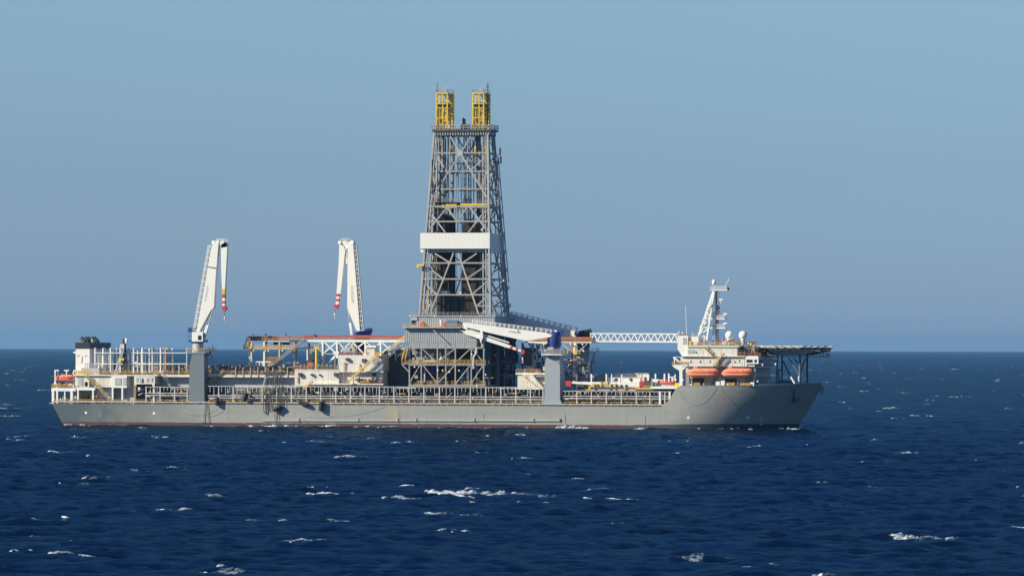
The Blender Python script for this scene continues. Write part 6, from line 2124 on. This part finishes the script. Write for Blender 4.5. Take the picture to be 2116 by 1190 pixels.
# ------------------------------------------------------------------ helideck
hd = thing('helideck', 'octagonal helideck on dark braced legs projecting over the bow', 'helideck', P(1634, 716, 0))
hc = P(1634, 716.5, 0)
RH = 14.0
def octo(R, z0, z1, m=None, rot=math.pi / 8):
    m = m or MB()
    vs = [(hc.x + R * math.cos(rot + k * math.pi / 4), hc.y + R * math.sin(rot + k * math.pi / 4), z) for z in (z0, z1) for k in range(8)]
    m.add(vs, [tuple(range(7, -1, -1)), tuple(range(8, 16))] + [(k, (k + 1) % 8, 8 + (k + 1) % 8, 8 + k) for k in range(8)])
    return m
octo(RH, hc.z - .35, hc.z).build('deck', GREY, hd)
ov = [Vector((hc.x + RH * math.cos(math.pi / 8 + k * math.pi / 4), hc.y + RH * math.sin(math.pi / 8 + k * math.pi / 4), hc.z)) for k in range(8)]
for k in range(8):
    a, b = ov[k], ov[(k + 1) % 8]
    n = Vector(((a + b).x / 2 - hc.x, (a + b).y / 2 - hc.y, 0)).normalized()
    # net panels round the edge, each a part
    for i in range(4):
        p = a.lerp(b, i / 4 + .02); q = a.lerp(b, (i + 1) / 4 - .02)
        up = Vector((0, 0, .25)) + n * 1.5
        m = MB()
        m.bar(p + up, q + up, .16); m.bar(p, p + up, .14); m.bar(q, q + up, .14)
        for s in (.33, .66):
            m.bar(p + up * s, q + up * s, .07)
        m.build('safety_net', CLEANW if (i + k) % 3 else STAIRY, hd)
    bar('edge_gutter', a + Vector((0, 0, -.22)) + n * .12, b + Vector((0, 0, -.22)) + n * .12, .34, WHITE, hd)
for k in range(14):
    x = hc.x - 12.2 + k * 1.88
    hw = min(12.9, 18.0 - abs(x - hc.x))
    bar('deck_beam', (x, -hw, hc.z - .7), (x, hw, hc.z - .7), .26, DKG, hd, h=.65)
zl = hc.z - 2.6
for y in (-9.5, -3.2, 3.2, 9.5):
    bar('main_girder', (hc.x - 13, y, hc.z - 1.3), (hc.x + 11.5, y, hc.z - 1.3), .4, DKG, hd, h=.6)
    bar('lower_chord', (hc.x - 13, y, zl), (hc.x + 6, y, zl), .34, DKG, hd)
    for k in range(6):
        x = hc.x - 13 + k * 3.2
        bar('truss_web', (x, y, zl), (x + 1.6, y, hc.z - 1.4), .24, DKG, hd)
        bar('truss_web', (x + 1.6, y, hc.z - 1.4), (x + 3.2, y, zl), .24, DKG, hd)
    bar('outrigger', (hc.x + 5.5, y, zl), (hc.x + 11.2, y, hc.z - 1.1), .3, DKG, hd)
zwk = PZ(736, 1680, 0)
MB().box(hc.x - 9, hc.x + 12.6, -2.2, 2.6, zwk - .25, zwk).build('access_walkway', DKG, hd)
railing('handrail', [Vector((hc.x - 9, -2.2, zwk)), Vector((hc.x + 12.6, -2.2, zwk)), Vector((hc.x + 12.6, 2.6, zwk))], DKG, hd, 1.2, 1.6, 0.037)
for x in (10.2, 11.4, 12.5):
    bar('walkway_hanger', (hc.x + x, -2.1, zwk), (hc.x + x - .6, -2.1, hc.z - .8), .2, DKG, hd)
zfc = fc_deck(hc.x) - .9
for u, Y, u2, Y2, w, mt in ((1653, -8, 1653, -8, .8, DKG), (1668, 8, 1668, 8, .7, DKG), (1616, 6, 1616, 6, .5, DKG), (1604, -7, 1607, -7, .5, DKG)):
    a = Vector((PX(u, Y), Y, zfc)); b = Vector((PX(u2, Y2), Y2, zl))
    bar('leg', a, b, w, mt, hd, 'tube')
for a, b, Y in (((1652, 776), (1630, 740), -8), ((1654, 770), (1664, 740), -2), ((1651, 752), (1640, 740), -8), ((1613, 797), (1607, 764), -3), ((1618, 745), (1632, 775), 6), ((1608, 764), (1616, 764), 0)):
    barp('leg_brace', a, b, Y, .42, DKG, hd)
MB().box(PX(1560, -6), hc.x - 9, -9, 9, zl + .3, zl + .7).build('access_deck', DKG, hd)
m = MB()
for a, b in (((1711, 714.5), (1722, 716)), ((1712, 719), (1718, 722))):
    m.bar(P(*a, 0), P(*b, 0), .35)
m.build('edge_marker', RUSTO, hd)
for a, b in (((1634, 778.5), (1642, 792)),):
    barp('stay_post', a, b, -13.5, .5, CLEANW, ship)
barp('stay_post', (1650.5, 777), (1650.5, 792), -12, .45, CLEANW, ship)
for (u, w) in ((1622, 2.2), (1634, 2.0), (1610, 1.6)):
    q = P(u, 795, -9)
    MB().tube(q + Vector((-w / 2, 0, .5)), q + Vector((w / 2, 0, .5)), .9, 12).build('mooring_winch', paint('shaded_blue_paint', (.02, .03, .07)) if False else DGREY, ship)

# ------------------------------------------------------------------ fenders and the hose bundle at the side
def fender(label, u, v, r_px, L_px, tilt, off):
    y = YN - off
    c = P(u, v, y)
    R, L = r_px * .162, L_px * .162
    t = thing('fender', label, 'fender', c, 'black rubber fenders hung along the side')
    d = Vector((math.sin(tilt), 0, math.cos(tilt)))
    m = MB()
    for k in range(6):
        a, b = -.5 + k / 6, -.5 + (k + 1) / 6
        m.tube(c + d * L * (a + .008), c + d * L * (b - .008), R, 16)
    m.tube(c - d * L * .5, c + d * L * .5, R * .93, 16)
    m.build('body', RUBBER, t)
    for s in (-1, 1):
        MB().tube(c + d * L * .5 * s, c + d * (L * .5 * s + .18 * s), R * .55, 12).build('end_plate', DGREY, t)
    top = c + d * L * .5
    rail = P(u - 3, 820, YN + .3)
    bar('rope', top, Vector((top.x - .5, YN + .2, ZD + 1.6)), .1, DROPE, t)
    return t
fender('black fender hanging just right of the aft pedestal', 448.5, 829, 4.3, 15.5, .06, 1.0)
fender('black fender slung high against the frame, left of the hoses', 506.5, 819, 5.0, 15, .35, .9)
fender('black fender tilted sideways at the foot of the hose bundle', 573, 843, 4.6, 17, 1.05, 1.1)
fender('black fender lying nearly level, right of the hose bundle', 626.5, 833, 4.6, 18, 1.9, 1.0)
fender('black upright fender farthest right, beside the shadowed hull', 663.5, 839, 4.8, 19, .06, 1.0)
HOSES = 13
hb = thing('hose_bundle', 'bundle of dark hoses hanging in loops down the ship side', 'hoses', P(562, 772, YN - .5))
r = random.Random(8)
for k in range(HOSES):
    u = 547 + 33 * k / (HOSES - 1) + r.uniform(-1.5, 1.5)
    va = 771 + r.uniform(-3, 5)
    vb = r.choice((806, 822, 838, 845, 852, 800))
    du = r.uniform(-4, 4)
    pts = []
    y0 = -14.6; y1 = YN - r.uniform(.3, .9)
    for i in range(11):
        s = i / 10
        pts.append(P(u + du * s + 1.2 * math.sin(s * 5 + k), va + (vb - va) * s, y0 + (y1 - y0) * min(1, s * 2.2)))
    if vb > 830 and k % 2 == 0:
        wdt = r.uniform(3, 6)
        for i in range(1, 9):
            a = math.pi * i / 8
            pts.append(P(u + du + wdt * .5 * (1 - math.cos(a)), vb + 4 * math.sin(a), y1))
        for i in range(1, 6):
            pts.append(P(u + du + wdt, vb - (vb - 815) * i / 5, y1))
    MB().path(pts, r.uniform(.06, .12), 6).build('hose', DROPE if k % 4 else ROPE, hb)
m = MB()
pts = []
for i in range(21):
    a = 2 * math.pi * i / 20
    pts.append(P(547.5 + 3.6 * math.sin(a), 830 + 24 * math.cos(a) * (1 if math.cos(a) > 0 else .9), YN - .5))
m.path(pts, .13, 6); m.build('hose_loop', DROPE, hb)
m = MB()
pts = []
for i in range(21):
    a = 2 * math.pi * i / 20
    pts.append(P(571 + 3 * math.sin(a), 861 + 9 * math.cos(a), YN - .4))
m.path(pts, .09, 6); m.build('hose_loop', DROPE, hb)
boxp('saddle', DGREY, hb, (545, 768), (582, 773), -15.6, 1.2)
barp('support_arm', (549, 779), (544, 800), -16, .5, LGREY, hb)
